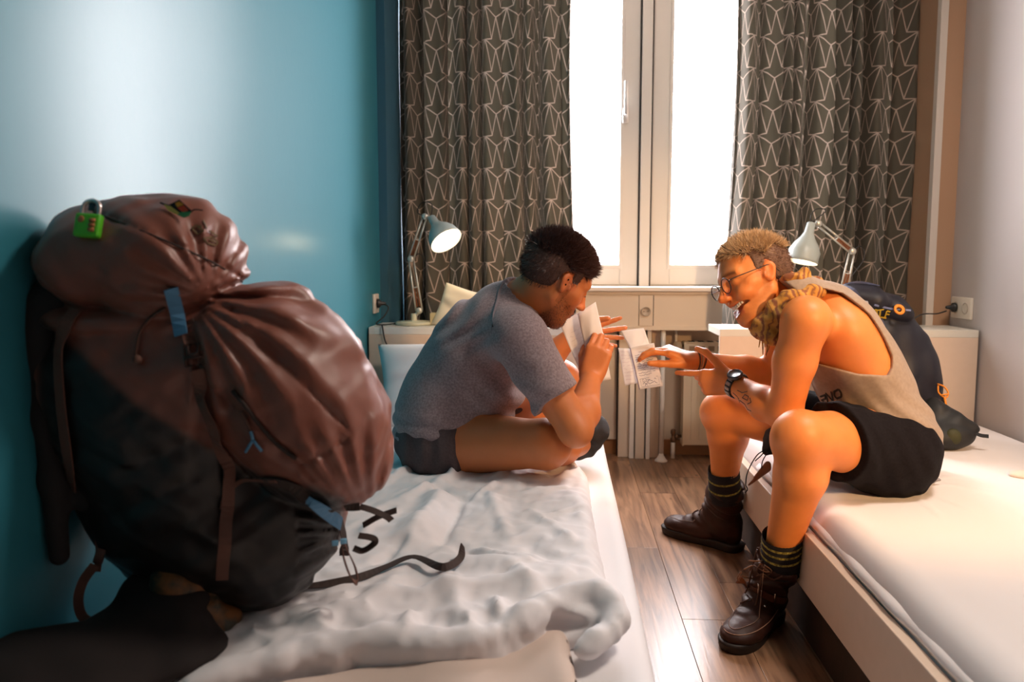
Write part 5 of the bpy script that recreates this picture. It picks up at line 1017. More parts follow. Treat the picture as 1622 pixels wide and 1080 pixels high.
# ================================================================ desk lamps
lampm = mat('pale_blue_grey_enamel', (0.40, 0.47, 0.47), 0.35, spec=0.6); lampw = mat('lamp_inner_white', (0.85, 0.83, 0.78), 0.5); armm = mat('lamp_arm_metal', (0.55, 0.56, 0.52), 0.3, 0.5); spr = mat('copper_spring', (0.45, 0.17, 0.07), 0.35, 0.8)
bulbm = mat('lit_bulb', (1, 1, 1), 0.5, emit=((1.0, 0.86, 0.62), 5.0)); cordm = mat('black_cord', (0.01, 0.01, 0.011), 0.5)
def lamp(label, base, j0, j1, j2, apex, axis, Lh, rad, energy, cord):
    t = thing('desk_lamp', label, 'lamp', base)
    b = Matrix.Translation([float(q) for q in base])
    from_bm('base', lathe(bmesh.new(), [(0.075, 0.0), (0.078, 0.003), (0.077, 0.010), (0.070, 0.014), (0.015, 0.016), (0.012, 0.022), (0.012, 0.045)], b, 40), mat('lamp_base_enamel', (0.55, 0.55, 0.42), 0.35), t)
    j0, j1, j2 = map(np.asarray, (j0, j1, j2)); apex = np.asarray(apex, float); axis = unit(axis)
    mtube('pivot_post', [np.asarray(base) + [0, 0, 0.03], j0], 0.008, armm, t, 10)
    def arm(a_, b_, wd, name):
        d = unit(b_ - a_); s_ = unit(np.cross(d, [0, 1, 0])); bm = bmesh.new()
        for sg in (-1, 1): box(bm, (0, 0, 0), (0.001, 0.001, 0.001)); tube(bm, [a_ + s_ * sg * wd, b_ + s_ * sg * wd * 0.75], 0.0038, 8)
        for f in (0.04, 0.45, 0.96):
            q = a_ + (b_ - a_) * f; tube(bm, [q - s_ * wd, q + s_ * wd], 0.003, 8)
        # drop the tiny helper cubes
        bmesh.ops.delete(bm, geom=[v for v in bm.verts if v.co.length < 0.01], context='VERTS'); ar = from_bm(name, bm, armm, t)
        for sg in (-0.42, 0.42):
            hx = []; L_ = np.linalg.norm(b_ - a_); y_ = unit(np.cross(s_, d))
            for k in range(22 * 8):
                f = 0.08 + 0.36 * k / (22 * 8); an = k * 2 * math.pi / 8; hx.append(a_ + (b_ - a_) * f + s_ * (sg * wd + 0.0036 * math.cos(an)) + y_ * 0.0036 * math.sin(an))
            mtube('spring', hx, 0.0009, spr, ar, 4)
    arm(j0, j1, 0.013, 'lower_arm'); arm(j1, j2, 0.010, 'upper_arm')
    for q in (j0, j1, j2): from_bm('joint', lathe(bmesh.new(), [(0.004, -0.012), (0.013, -0.010), (0.013, 0.010), (0.004, 0.012)], zframe(q, (0, 1, 0)), 18), armm, t)
    fr_ = zframe(apex, axis); pr = [(0.012, -0.012), (0.016, -0.008), (0.019, 0.03 * Lh / 0.15), (0.028, 0.05 * Lh / 0.15), (0.046, 0.075 * Lh / 0.15), (0.060, 0.105 * Lh / 0.15), (rad - 0.002, Lh * 0.9), (rad, Lh), ]
    pr[-1] = (rad, Lh); sh = from_bm('lamp_shade', lathe(bmesh.new(), pr + [(rad - 0.002, Lh)] + [(max(r_ - 0.003, 0.004), z_ + 0.002) for r_, z_ in pr[::-1][1:]], fr_, 44, cap=True), lampm, t)
    sh.data.materials.append(lampw)
    for p_ in sh.data.polygons:
        q = np.array(p_.center) - apex; zz = q @ axis; rr_ = np.linalg.norm(q - axis * zz); 
        if (np.array(p_.normal) @ (q - axis * zz)) < 0 and zz > 0.0: p_.material_index = 1
    mtube('shade_hinge', [j2, apex - axis * 0.005], 0.006, armm, t, 8)
    bc = apex + axis * Lh * 0.62; fb = zframe(bc, axis); bl = from_bm('bulb', lathe(bmesh.new(), [(0.010, -0.045), (0.012, -0.030), (0.022, -0.012), (0.026, 0.002), (0.022, 0.016), (0.012, 0.024), (0.0, 0.026)], fb, 20), bulbm, t)
    l = light('bulb_light', 'POINT', [float(q) for q in (apex + axis * (Lh * 0.95))], (1.0, 0.78, 0.48), energy * 0.18, shadow_soft_size=0.03)
    loop = [j2, j2 + np.array([-0.030, 0, 0.018]), j2 + np.array([-0.012, 0.0, 0.055]), j2 + np.array([0.028, 0, 0.050]), apex - axis * 0.01]; mtube('cord_loop', loop, 0.0022, cordm, t, 6, 6)
    mtube('cord_loop', [j1, j1 + np.array([0.035, 0.01, 0.02]), j1 + np.array([0.05, 0.01, -0.03]), j0 + np.array([0.01, 0.015, 0.03])], 0.0022, cordm, t, 6, 6)
    if cord: mtube('power_cord', cord, 0.0028, cordm, t, 6, 6)
    return t
YLm = 3.23
lamp('pale grey architect desk lamp on the left headboard, beside the turquoise wall, shining', np.array([P(656, 510, YLm)[0], YLm, ZH + 0.001]), P(664, 492, YLm), P(651, 410, YLm), P(673, 343, YLm), P(685, 347, YLm - 0.01), (0.50, -0.42, -0.70), 0.122, 0.068, 3.2,
     [(XL + 0.032, 3.24, 0.80), (XL + 0.058, 3.24, 0.785), (XL + 0.045, 3.22, 0.75), (XL + 0.02, 3.18, ZH + 0.008), (XL + 0.06, 3.15, ZH + 0.006), np.array([P(656, 510, YLm)[0] - 0.07, YLm, ZH + 0.006])])
mtube('power_cord', [(XL + 0.05, 3.14, ZH + 0.006), (XL + 0.065, 3.093, ZH + 0.004), (XL + 0.075, 3.09, ZH - 0.05), (XL + 0.10, 3.085, 0.60), (XL + 0.09, 3.09, 0.45)], 0.0028, cordm, bpy.data.objects['desk_lamp'], 6, 6)
lamp('pale grey architect desk lamp on the right headboard behind the laughing man', np.array([P(1338, 510, YLm)[0], YLm, ZH + 0.001]), P(1336, 462, YLm), P(1350, 398, YLm), P(1296, 354, YLm), P(1284, 357, YLm - 0.01), (-0.22, -0.10, -0.97), 0.148, 0.060, 2.4,
     [(XR - 0.045, 3.285, 0.775), (XR - 0.09, 3.27, 0.765), P(1460, 498, 3.22), P(1430, 512, 3.22), np.array([P(1338, 510, YLm)[0] + 0.07, YLm, ZH + 0.006])])
def plug(t, c, n, cabl=None):
    fr_ = zframe(c, n); return from_bm('plug', lathe(bmesh.new(), [(0.0175, 0.0), (0.0185, 0.004), (0.0185, 0.012), (0.009, 0.018), (0.0065, 0.034), (0.004, 0.038)], fr_, 20), blackp, t)
t, M = socket('wall_socket', 'ivory socket on the turquoise wall above the left headboard', (XL, 3.24, 0.80), (1, 0, 0)); plug(t, (XL + 0.010, 3.24, 0.80), (1, 0, 0))
t, M = socket('wall_socket', 'white double socket on the right wall above the headboard', (XR, 3.245, 0.79), (-1, 0, 0), wells=2, size=(0.085, 0.085)); plug(t, (XR - 0.012, 3.245 + 0.037, 0.79), (-1, 0, 0))
# ================================================================ papers
paper = mat('thin_white_paper', (0.80, 0.76, 0.74), 0.7); nt = paper.node_tree; b = nt.nodes['Principled BSDF']; tl = nt.nodes.new('ShaderNodeBsdfTranslucent'); tl.inputs[0].default_value = (0.85, 0.80, 0.76, 1); ms = nt.nodes.new('ShaderNodeMixShader'); ms.inputs[0].default_value = 0.35
nt.links.new(b.outputs[0], ms.inputs[1]); nt.links.new(tl.outputs[0], ms.inputs[2]); nt.links.new(ms.outputs[0], nt.nodes['Material Output'].inputs[0])
pink = mat('faint_print_grey', (0.30, 0.27, 0.30), 0.8); ink = mat('blue_black_ink', (0.05, 0.04, 0.10), 0.8)
def sheet_(name, label, c4, fold=0.006, seed=0, n=14, grp=None, cat='paper'):
    """c4: corners TL, TR, BR, BL in the room"""
    A, B, C_, D_ = [np.asarray(q, float) for q in c4]; nrm = unit(np.cross(B - A, D_ - A)); V = []; g = np.linspace(0, 1, n)
    for v in g:
        for u in g:
            p = (A * (1 - u) + B * u) * (1 - v) + (D_ * (1 - u) + C_ * u) * v
            V.append(p + nrm * fold * (math.sin(u * 5 + seed) + 0.8 * abs(math.sin((u + v * 0.7) * 5 + seed * 2)) + 0.6 * math.sin(v * 4 + seed)))
    Fc = [(i * n + j, i * n + j + 1, (i + 1) * n + j + 1, (i + 1) * n + j) for i in range(n - 1) for j in range(n - 1)]
    o_ = from_py(name, V, Fc, paper, smooth=True); md = o_.modifiers.new('t', 'SOLIDIFY'); md.thickness = 0.0003
    if label: tag(o_, label, cat, grp)
    f = lambda u, v: V[int(round(v * (n - 1))) * n + int(round(u * (n - 1)))]
    def at(u, v):
        p = (A * (1 - u) + B * u) * (1 - v) + (D_ * (1 - u) + C_ * u) * v
        return p + nrm * fold * (math.sin(u * 5 + seed) + 0.8 * abs(math.sin((u + v * 0.7) * 5 + seed * 2)) + 0.6 * math.sin(v * 4 + seed))
    return o_, at, nrm
o1, at1, n1 = sheet_('crumpled_paper', 'crumpled translucent white paper held up by the bearded man', (P(888, 512, 2.19), P(944, 478, 2.23), P(968, 601, 2.20), P(928, 607, 2.18)), 0.006, 1.2, n=22)
o1b = sheet_('flap', None, (P(915, 497, 2.185), P(944, 478, 2.19), P(963, 560, 2.19), P(932, 575, 2.175)), 0.006, 2.7)[0]; o1b.parent = o1
def scrib(o_, at, nrm, rows, mt, name='handwriting', seed=1, wd=0.0008, x0=0.12, x1=0.85, amp=0.010, side=-1):
    g = np.random.default_rng(seed); bm = bmesh.new(); k = 0
    for v in rows:
        pts = []; xe = x1 - 0.25 * g.random() * (g.random() < 0.5); u = x0
        while u < xe:
            pts.append(at(min(u, 0.97), min(max(v + (g.random() - 0.5) * amp * 3.2, 0.01), 0.99)) + nrm * 0.0007 * side); u += 0.035
            if g.random() < 0.13: 
                if len(pts) > 2: ribbon(bm, pts, wd, nrm, 0.0002, 0)
                pts = []; u += 0.04
        if len(pts) > 2: ribbon(bm, pts, wd, nrm, 0.0002, 0)
    return from_bm(name, bm, mt, o_, smooth=False)
def facing(nrm, c): return 1 if np.dot(nrm, np.array([0, 0, H]) - c) > 0 else -1
scrib(o1, at1, n1, np.linspace(0.2, 0.6, 7), mat('pale_receipt_print', (0.52, 0.48, 0.50), 0.8), 'print', 4, 0.0006, side=facing(n1, at1(.5, .5)))
YP = 2.372
o2, at2, n2 = sheet_('receipt', 'long receipt with handwritten lines and boxed figures in the laughing man\'s fingers', (P(998, 551, YP), P(1036, 543, YP), P(1050, 611, YP - 0.01), P(1013, 617, YP - 0.01)), 0.0025, 0.4, n=18, cat='receipt')
s2 = facing(n2, at2(.5, .5)); scrib(o2, at2, n2, np.linspace(0.14, 0.68, 11), ink, 'handwriting', 2, 0.0009, side=s2); scrib(o2, at2, n2, (0.80, 0.84, 0.88, 0.92), ink, 'handwriting', 5, 0.0011, 0.2, 0.8, 0.018, side=s2)
bm = bmesh.new(); bx4 = [at2(u, v) + n2 * 0.0007 * s2 for u, v in ((0.12, 0.76), (0.88, 0.76), (0.88, 0.95), (0.12, 0.95), (0.12, 0.76))]; ribbon(bm, bx4, 0.0007, n2, 0.0002, 0); from_bm('ruled_box', bm, ink, o2, smooth=False)
o3, at3, n3 = sheet_('receipt', 'faint narrow slip hanging left of the handwritten receipt', (P(979, 551, YP + 0.015), P(1001, 552, YP + 0.012), P(1012, 606, YP), P(990, 611, YP + 0.005)), 0.003, 2.0, cat='receipt')
scrib(o3, at3, n3, np.linspace(0.1, 0.85, 9), mat('faint_pink_print', (0.55, 0.42, 0.48), 0.8), 'print', 7, 0.0006, side=facing(n3, at3(.5, .5)))
o4, at4, n4 = sheet_('receipt', 'bluish blank slip standing up behind the handwritten receipt', (P(983, 524, YP + 0.03), P(1020, 519, YP + 0.03), P(1030, 548, YP + 0.012), P(999, 553, YP + 0.012)), 0.003, 3.0, cat='receipt')
edge = [at2(0.0, v) for v in np.linspace(0, 1, 8)]; mtube('violet_edge', edge, 0.0009, mat('violet_edge_ink', (0.10, 0.05, 0.22), 0.8), o2, 5)
# ================================================================ big brown backpack on the left bed
pk = thing('backpack', 'huge stuffed red-brown trekking backpack leaning on the turquoise wall', 'backpack', (-0.42, 1.2, 0.40))
pkm = mat('red_brown_ripstop', (0.240, 0.078, 0.050), 0.42, spec=0.55, sheen=0.05, attr=True, noise=(5, (0.86, 0.82, 0.82), 0.3), bump=(420, 0.12, 0.0006))
def rotm(deg_in_view, lean=0.0):      # ellipsoid axes turned in the picture's plane (clockwise) about the depth axis
    return np.array(Matrix.Rotation(R(deg_in_view), 3, 'Y') @ Matrix.Rotation(R(lean), 3, 'X'))
B = Solid()
B.ell(P(225, 615, 1.20), (0.165, 0.125, 0.175), rotm(-8), k=0.06); B.ell(P(290, 770, 1.23), (0.160, 0.125, 0.170), rotm(-12), k=0.06)
B.ell(P(350, 580, 1.20), (0.130, 0.115, 0.120), rotm(20), k=0.05)
B.ell(P(395, 850, 1.26), (0.135, 0.120, 0.120), rotm(-10), k=0.05); B.ell(P(470, 800, 1.27), (0.080, 0.10, 0.10), rotm(0), k=0.04)
B.group(0.010)       # bulging front pocket
B.ell(P(462, 618, 1.20), (0.128, 0.128, 0.165), rotm(-24), k=0.03); B.ell(P(525, 690, 1.20), (0.088, 0.115, 0.115), rotm(-20), k=0.05); B.ell(P(395, 545, 1.20), (0.095, 0.115, 0.085), rotm(30), k=0.05)
B.group(0.006)       # lid
B.ell(P(222, 405, 1.18), (0.124, 0.118, 0.082), rotm(6), k=0.03); B.ell(P(285, 415, 1.18), (0.098, 0.112, 0.092), rotm(38), k=0.05); B.ell(P(152, 420, 1.17), (0.064, 0.10, 0.064), rotm(-6), k=0.04)
B.group(0.004); B.ell(P(200, 505, 1.19), (0.135, 0.112, 0.030), rotm(3), k=0.02)
def pack_f(Q):
    u, v = proj(Q); d = 0
    # gathered folds fanning over the pocket
    th = np.arctan2(v - 470, u - 300); r_ = np.hypot(u - 300, v - 470)
    d = d + 0.0050 * np.sin(th * 22 + 1.5 * np.sin(r_ / 60)) * np.clip((r_ - 20) / 60, 0, 1) * np.clip((330 - r_) / 150, 0, 1) * ((u > 300) & (v > 440))
    th2 = np.arctan2(v - 840, u - 585); r2 = np.hypot(u - 585, v - 840); d = d + 0.0045 * np.sin(th2 * 26) * np.exp(-((r2 - 120) / 70) ** 2) * (u > 470)
    # creases of the lid
    th3 = np.arctan2(v - 470, u - 330); r3 = np.hypot(u - 330, v - 470); d = d + 0.0048 * np.sin(th3 * 17 + 1) * np.exp(-((r3 - 80) / 60) ** 2) * (v < 480)
    # seam grooves
    for (x0, y0, x1, y1, wd) in ((150, 335, 300, 395, 2.5), (300, 395, 385, 440, 2.5), (560, 690, 480, 735, 3), (320, 600, 480, 735, 3), (365, 490, 560, 690, 3)):
        L_ = math.hypot(x1 - x0, y1 - y0); t = ((u - x0) * (x1 - x0) + (v - y0) * (y1 - y0)) / L_ ** 2; ds = ((u - x0) * (y1 - y0) - (v - y0) * (x1 - x0)) / L_
        d = d + 0.0045 * np.exp(-(ds / wd) ** 2) * ((t > 0) & (t < 1))
    return d - 0.0040 * wav(Q, 9, 71) - 0.0022 * wav(Q, 24, 72) - 0.004 * np.sin(v / 13.0 + np.sin(u / 40.0)) * np.exp(-((v - 585) / 50) ** 2) * (u < 320)
B.post = pack_f; B.amp = 0.016
black_shade_poly = np.array([(60, 500), (130, 560), (215, 640), (300, 690), (372, 730), (440, 768), (500, 770), (545, 790), (530, 1000), (60, 1000)], float)  # lower side blackened in vertex colour: dark fabric together with its unlit shade
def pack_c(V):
    u, v = proj(V); d = poly_d(np.stack([u, v], 1), black_shade_poly); m = 1 / (1 + np.exp(d / 3.0)); C = np.ones((len(V), 3)); return C * (1 - m[:, None] * 0.975)
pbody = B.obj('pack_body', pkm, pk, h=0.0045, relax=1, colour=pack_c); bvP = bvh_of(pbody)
web = mat('brown_webbing', (0.135, 0.055, 0.038), 0.75, bump=(700, 0.4, 0.0008)); webd = mat('dark_webbing', (0.035, 0.018, 0.014), 0.75); blue = mat('blue_grosgrain', (0.075, 0.22, 0.38), 0.7); buck = mat('brown_buckle_plastic', (0.075, 0.032, 0.024), 0.4)
strap_on('compression_strap', bvP, [(296, 512), (305, 545)], 0.023, web, pk); strap_on('compression_strap', bvP, [(312, 582), (318, 605), (326, 628), (335, 650), (343, 672), (350, 692), (355, 715), (358, 740), (359, 770), (359, 800), (358, 830), (356, 860), (354, 888), (352, 912)], 0.018, web, pk, off=0.010, sn=3)
strap_on('blue_pull_tab', bvP, [(271, 462), (279, 490), (291, 532)], 0.019, blue, pk, off=0.008, sn=3)
def buckle(name, u, v, w_, h_, ang, off=0.007, bv=bvP, parent=pk, m=buck):
    q, n_ = hit(bv, u, v, off); fr_ = zframe(q, n_, (1, 0, 0)) @ Matrix.Rotation(R(ang), 4, 'Z'); bm = bmesh.new()
    tube(bm, [(-w_ / 2, -h_ / 2, 0), (w_ / 2, -h_ / 2, 0), (w_ / 2, h_ / 2, 0), (-w_ / 2, h_ / 2, 0)], 0.0026, 8, closed=True); b2 = bmesh.new()
    tube(bm, [(-w_ / 2, -h_ * 0.12, 0.001), (w_ / 2, -h_ * 0.12, 0.001)], 0.0024, 8); tube(bm, [(-w_ * .3, h_ * 0.45, 0.001), (-w_ * .22, h_ * 0.05, 0.003), (w_ * .22, h_ * 0.05, 0.003), (w_ * .3, h_ * 0.45, 0.001)], 0.0022, 8, 4)
    bm.transform(fr_); return from_bm(name, bm, m, parent)
buckle('buckle', 311, 562, 0.027, 0.030, 8)
strap_on('side_strap', bvP, [(122, 495), (108, 515), (98, 560), (102, 640), (112, 720), (121, 772)], 0.018, web, pk, off=0.006)
def cord_on(name, pts, rad, m, parent=pk, bv=bvP, off=0.004, sn=5): return mtube(name, [hit(bv, u, v, off)[0] for u, v in pts], rad, m, parent, 6, sn)
cord_on('drawcord', [(262, 486), (240, 500), (224, 525), (217, 560), (219, 570)], 0.0022, web); kq, kn_ = hit(bvP, 221, 571, 0.006); from_bm('cord_stop', lathe(bmesh.new(), [(0.003, -0.006), (0.006, -0.003), (0.0065, 0.003), (0.003, 0.007)], zframe(kq, kn_), 12), web, pk)
zp = [(385, 650), (393, 668), (402, 690)]; cord_on('zip_pull', zp, 0.0025, web); bm = bmesh.new()
for pl_ in ([(400, 682), (404, 694)], [(404, 694), (394, 712)], [(404, 694), (417, 712)]): tube(bm, [hit(bvP, *q, 0.006)[0] for q in pl_], 0.0022, 6)
from_bm('zip_cord', bm, mat('blue_cord', (0.10, 0.27, 0.45), 0.6), pk)
cord_on('zip_track', [(372, 618), (390, 640), (410, 668), (440, 700), (470, 725)], 0.0030, webd); cord_on('lid_seam', [(148, 336), (190, 352), (240, 372), (300, 398), (345, 420), (384, 446)], 0.0016, webd, off=0.0)
strap_on('side_loop', bvP, [(350, 806), (357, 782), (378, 762), (410, 755), (440, 757)], 0.007, web, pk, off=0.006); strap_on('grab_band', bvP, [(425, 760), (455, 765), (490, 785)], 0.026, webd, pk, off=0.004)
strap_on('blue_strap', bvP, [(490, 783), (505, 795), (533, 829)], 0.020, blue, pk, off=0.009, sn=3)
strap_on('lower_strap', bvP, [(533, 829), (538, 850), (545, 880)], 0.016, webd, pk, off=0.008, Y=1.2)
dz = lambda u, v, h_=0.012: (lambda r_: np.array(r_[0]) + np.array([0, 0, h_]) if r_[0] else PZ(u, v, 0.43))(bvD.ray_cast(Vector((0, 0, H)), Vector(ray(u, v)).normalized()))
up_ = np.array([0.1, -0.1, 1.0])
mribbon('long_strap', [dz(425, 932, .010), dz(480, 934, .006), dz(560, 922, .006), dz(610, 905, .008), dz(655, 893, .014), dz(700, 905, .008), dz(728, 895, .012), dz(733, 884, .025)], 0.014, [up_, up_, np.array([0.2, -0.9, 0.6]), up_, up_, np.array([0.1, -0.9, 0.6]), np.array([0.2, -0.9, 0.3]), np.array([0.9, -0.4, 0.1])], webd, pk)
mribbon('strap_loop', [P(541, 858, 1.17), P(545, 885, 1.165), P(556, 915, 1.16), P(566, 922, 1.17), P(563, 900, 1.185), P(552, 875, 1.185), P(545, 860, 1.18)], 0.008, [np.array([-0.9, -0.4, 0.1])] * 7, web, pk)
for u, v in ((531, 860), (544, 857)): q = P(u, v, 1.165); from_bm('blue_tip', box(bmesh.new(), tuple(q), (0.010, 0.004, 0.008), rz=0.3, bev=0.001), mat('bright_blue_tip', (0.20, 0.48, 0.70), 0.5), pk)
bm_pts = [[(570, 802, 1.24), (590, 808, 1.24), (612, 818, 1.24), (620, 824, 1.235)], [(575, 832, 1.25), (600, 818, 1.25), (628, 808, 1.25)], [(568, 848, 1.22), (590, 852, 1.22), (593, 860, 1.215), (575, 872, 1.215), (560, 868, 1.215)]]
for pl_ in bm_pts: mribbon('bottom_strap', [P(*q) for q in pl_], 0.011, np.array([0.1, -0.55, 0.85]), webd, pk)
strap_on('bottom_strap', bvP, [(545, 800), (570, 802)], 0.012, webd, pk, off=0.006, Y=1.22)
# shoulder harness hanging on the wall side
hm = mat('black_mesh_padding', (0.018, 0.015, 0.016), 0.85)
Hs = Solid(); hp_ = [(P(70, 480, 1.13), .030), (P(66, 560, 1.125), .028), (P(72, 660, 1.12), .026), (P(84, 760, 1.12), .024), (P(94, 880, 1.12), .020)]
for (a_, ra), (b_, rb) in zip(hp_[:-1], hp_[1:]): Hs.cone(a_, b_, ra * 0.72, rb * 0.72, k=0.02)
Hs.cone(P(100, 470, 1.14), P(66, 520, 1.13), 0.034, 0.024, k=0.03); Hs.cone(P(140, 760, 1.16), P(170, 800, 1.17), 0.014, 0.012, k=0.02); Hs.cone(P(205, 840, 1.2), P(222, 880, 1.2), 0.012, 0.009, k=0.02); Hs.cone(P(228, 900, 1.2), P(226, 920, 1.2), 0.010, 0.006, k=0.02)
Hs.cone(P(150, 780, 1.16), P(250, 830, 1.22), 0.03, 0.03, k=0.03)
Hs.obj('shoulder_harness', hm, pk, h=0.004)
mribbon('sternum_strap', [P(150, 775, 1.14), P(152, 820, 1.14), P(157, 870, 1.14), P(154, 905, 1.14)], 0.010, np.array([0.3, -0.9, 0]), web, pk); from_bm('clip', box(bmesh.new(), tuple(P(158, 880, 1.135)), (0.014, 0.008, 0.024), rz=0.3, ry=0.3, bev=0.002), buck, pk)
mribbon('harness_strap', [P(150, 895, 1.12), P(132, 920, 1.12), P(124, 950, 1.11), P(132, 978, 1.11), P(160, 990, 1.11), P(185, 995, 1.12)], 0.014, [np.array([0.5, -0.8, 0.2])] * 6, web, pk)
# hip belt wings lying on the bed
Hb = Solid(); zb = 0.40
def flat(c, r, ang, tilt=0): Hb.ell(c, r, np.array(Matrix.Rotation(R(ang), 3, 'Z') @ Matrix.Rotation(R(tilt), 3, 'Y')), k=0.03)
flat(PZ(160, 1040, .415), (0.17, 0.11, 0.030), 18, 0); flat(PZ(235, 985, .43), (0.10, 0.07, 0.040), 40, -18); flat(PZ(60, 1075, .42), (0.13, 0.12, 0.040), 0, 0)
Hb.cone(P(225, 935, 1.15), PZ(290, 1010, .42), 0.030, 0.030, k=0.03); Hb.post = lambda Q: -0.003 * wav(Q, 12, 5); Hb.amp = 0.004
Hb.obj('hip_belt', mat('dark_brown_padding', (0.011, 0.006, 0.0055), 0.9, bump=(300, 0.2, 0.001)), pk, h=0.005)
camo = mat('mottled_rain_cover', (0.20, 0.075, 0.018), 0.6, noise=(26, (0.035, 0.032, 0.018), 0.08)); Cm = Solid()
Cm.ell(P(290, 945, 1.16), (0.045, 0.06, 0.065), rotm(-15), k=0.03); Cm.ell(P(335, 985, 1.16), (0.04, 0.05, 0.04), rotm(-30), k=0.03); Cm.post = lambda Q: -0.006 * wav(Q, 18, 6) ; Cm.amp = 0.008
Cm.obj('mottled_pouch', camo, pk, h=0.004)
# stitched mark on the lid
bm = bmesh.new(); em = mat('olive_embroidery', (0.14, 0.085, 0.035), 0.8)
for pl_ in (((303, 362), (312, 358), (322, 366), (314, 372), (303, 362)), ((322, 378), (334, 376), (345, 384), (340, 389), (328, 386), (322, 378)), ((316, 376), (330, 366), (344, 375)), ((330, 380), (338, 383)), ((318, 358), (320, 368)), ((322, 350), (326, 362))): mark(bm, bvP, pl_, 0.0026, 0.002)
from_bm('stitched_emblem', bm, em, pk, smooth=False)
# ---- padlock and woven tag hang from the lid
q, n_ = hit(bvP, 146, 364, 0.010); n_ = unit(n_ + np.array([0.1, -1.2, 0])); lk = thing('padlock', 'bright green combination padlock hanging on the lid of the brown backpack', 'padlock', q); fr_ = zframe(q, n_, (1, 0, -0.05))
bm = box(bmesh.new(), (0, 0, 0), (0.0345, 0.033, 0.013), bev=0.0035); bm.transform(fr_); lb = from_bm('lock_body', bm, mat('lime_green_enamel', (0.10, 0.52, 0.02), 0.4), lk)
bm = tube(bmesh.new(), [(-0.0115, 0.014, 0), (-0.0115, 0.026, 0), (-0.008, 0.033, 0), (0, 0.036, 0), (0.008, 0.033, 0), (0.0115, 0.026, 0), (0.0115, 0.014, 0)], 0.0028, 10, 5); bm.transform(fr_); from_bm('shackle', bm, mat('rosy_steel', (0.70, 0.58, 0.55), 0.3, 0.9), lk)
for i in range(3):
    bm = lathe(bmesh.new(), [(0.0028, -0.004), (0.0030, 0), (0.0028, 0.004)], Matrix.Translation((0.008, 0.006 - i * 0.0065, 0.0062)) @ Matrix.Rotation(R(90), 4, 'Y'), 10); bm.transform(fr_); from_bm('number_wheel', bm, mat('red_print', (0.45, 0.16, 0.05), 0.6), lk)
bm = lathe(bmesh.new(), [(0.0035, 0.006), (0.0048, 0.0072), (0.003, 0.0076)], Matrix.Translation((-0.008, 0.007, 0)), 14); bm.transform(fr_); from_bm('round_mark', bm, MATS['red_print'], lk)
bm = box(bmesh.new(), (0, 0.030, -0.003), (0.010, 0.016, 0.005), bev=0.001); bm.transform(fr_); from_bm('zip_tab', bm, mat('dark_teal_tab', (0.02, 0.05, 0.07), 0.5), lk)
tq, tn = hit(bvP, 288, 332, 0.006); tw = thing('woven_tag', 'small red, yellow and green woven tag knotted on top of the backpack lid', 'tag', tq)
tm_ = [mat('tag_black', (0.015, 0.012, 0.012), 0.8), mat('tag_orange', (0.72, 0.32, 0.03), 0.8), mat('tag_red', (0.62, 0.07, 0.03), 0.8), mat('tag_green', (0.06, 0.32, 0.12), 0.8), mat('tag_yellow', (0.60, 0.50, 0.12), 0.8)]
TY = tq[1] - 0.022
def tagp(name, poly, m, dy=0.0):
    bm = bmesh.new(); f = [bm.verts.new(P(u, v, TY + dy)) for u, v in poly]; g_ = [bm.verts.new(P(u, v, TY + dy + 0.002)) for u, v in poly]; bm.faces.new(f); bm.faces.new(g_[::-1]); n = len(f)
    for i in range(n): bm.faces.new((f[i], f[(i + 1) % n], g_[(i + 1) % n], g_[i]))
    return from_bm(name, bm, m, tw, smooth=False)
tagp('tag_patch', [(266, 325), (284, 316), (304, 334), (296, 341), (280, 337)], tm_[0], 0.001); tagp('tag_stripe', [(277, 322), (284, 319), (291, 324), (281, 328)], tm_[1]); tagp('tag_stripe', [(281, 329), (291, 325), (299, 333), (290, 337)], tm_[2])
tagp('tag_band', [(258, 322), (268, 325), (286, 338), (280, 340), (266, 333)], tm_[4], -0.001); tagp('tag_band', [(280, 340), (286, 336), (303, 335), (300, 342), (291, 345)], tm_[3], -0.001)
mtube('tag_cord', [P(254, 321, TY), P(262, 324, TY), P(270, 326, TY)], 0.0012, tm_[0], tw); mtube('tag_cord', [P(300, 338, TY), P(308, 332, TY), P(321, 333, TY)], 0.0010, tm_[0], tw, 6, 4)
# ================================================================ navy rucksack on the right bed
nv = thing('rucksack', 'navy black rucksack standing against the right headboard behind the laughing man', 'backpack', (P(1410, 650, 2.8)[0], 2.8, 0.38))
nvm = mat('navy_black_nylon', (0.010, 0.009, 0.019), 0.55, spec=0.5, noise=(6, (0.006, 0.006, 0.012), 0.3), bump=(60, 0.25, 0.002)); Y_ = 2.80
K = Solid(); K.ell(P(1392, 560, Y_), (0.155, 0.115, 0.175), rotm(-12), k=0.05); K.ell(P(1415, 615, Y_), (0.145, 0.115, 0.150), rotm(-6), k=0.05); K.ell(P(1440, 590, Y_), (0.095, 0.10, 0.15), rotm(-10), k=0.04)
K.group(0.004); K.ell(P(1372, 476, Y_ - 0.02), (0.100, 0.105, 0.055), rotm(18), k=0.03); K.ell(P(1415, 490, Y_ - 0.02), (0.062, 0.095, 0.042), rotm(30), k=0.03)
K.post = lambda Q: -0.004 * wav(Q, 9, 81) - 0.003 * np.sin(Q[:, 0] * 70 + 3 * np.sin(Q[:, 2] * 12)); K.amp = 0.009
nb = K.obj('pack_body', nvm, nv, h=0.005); bvN = bvh_of(nb)
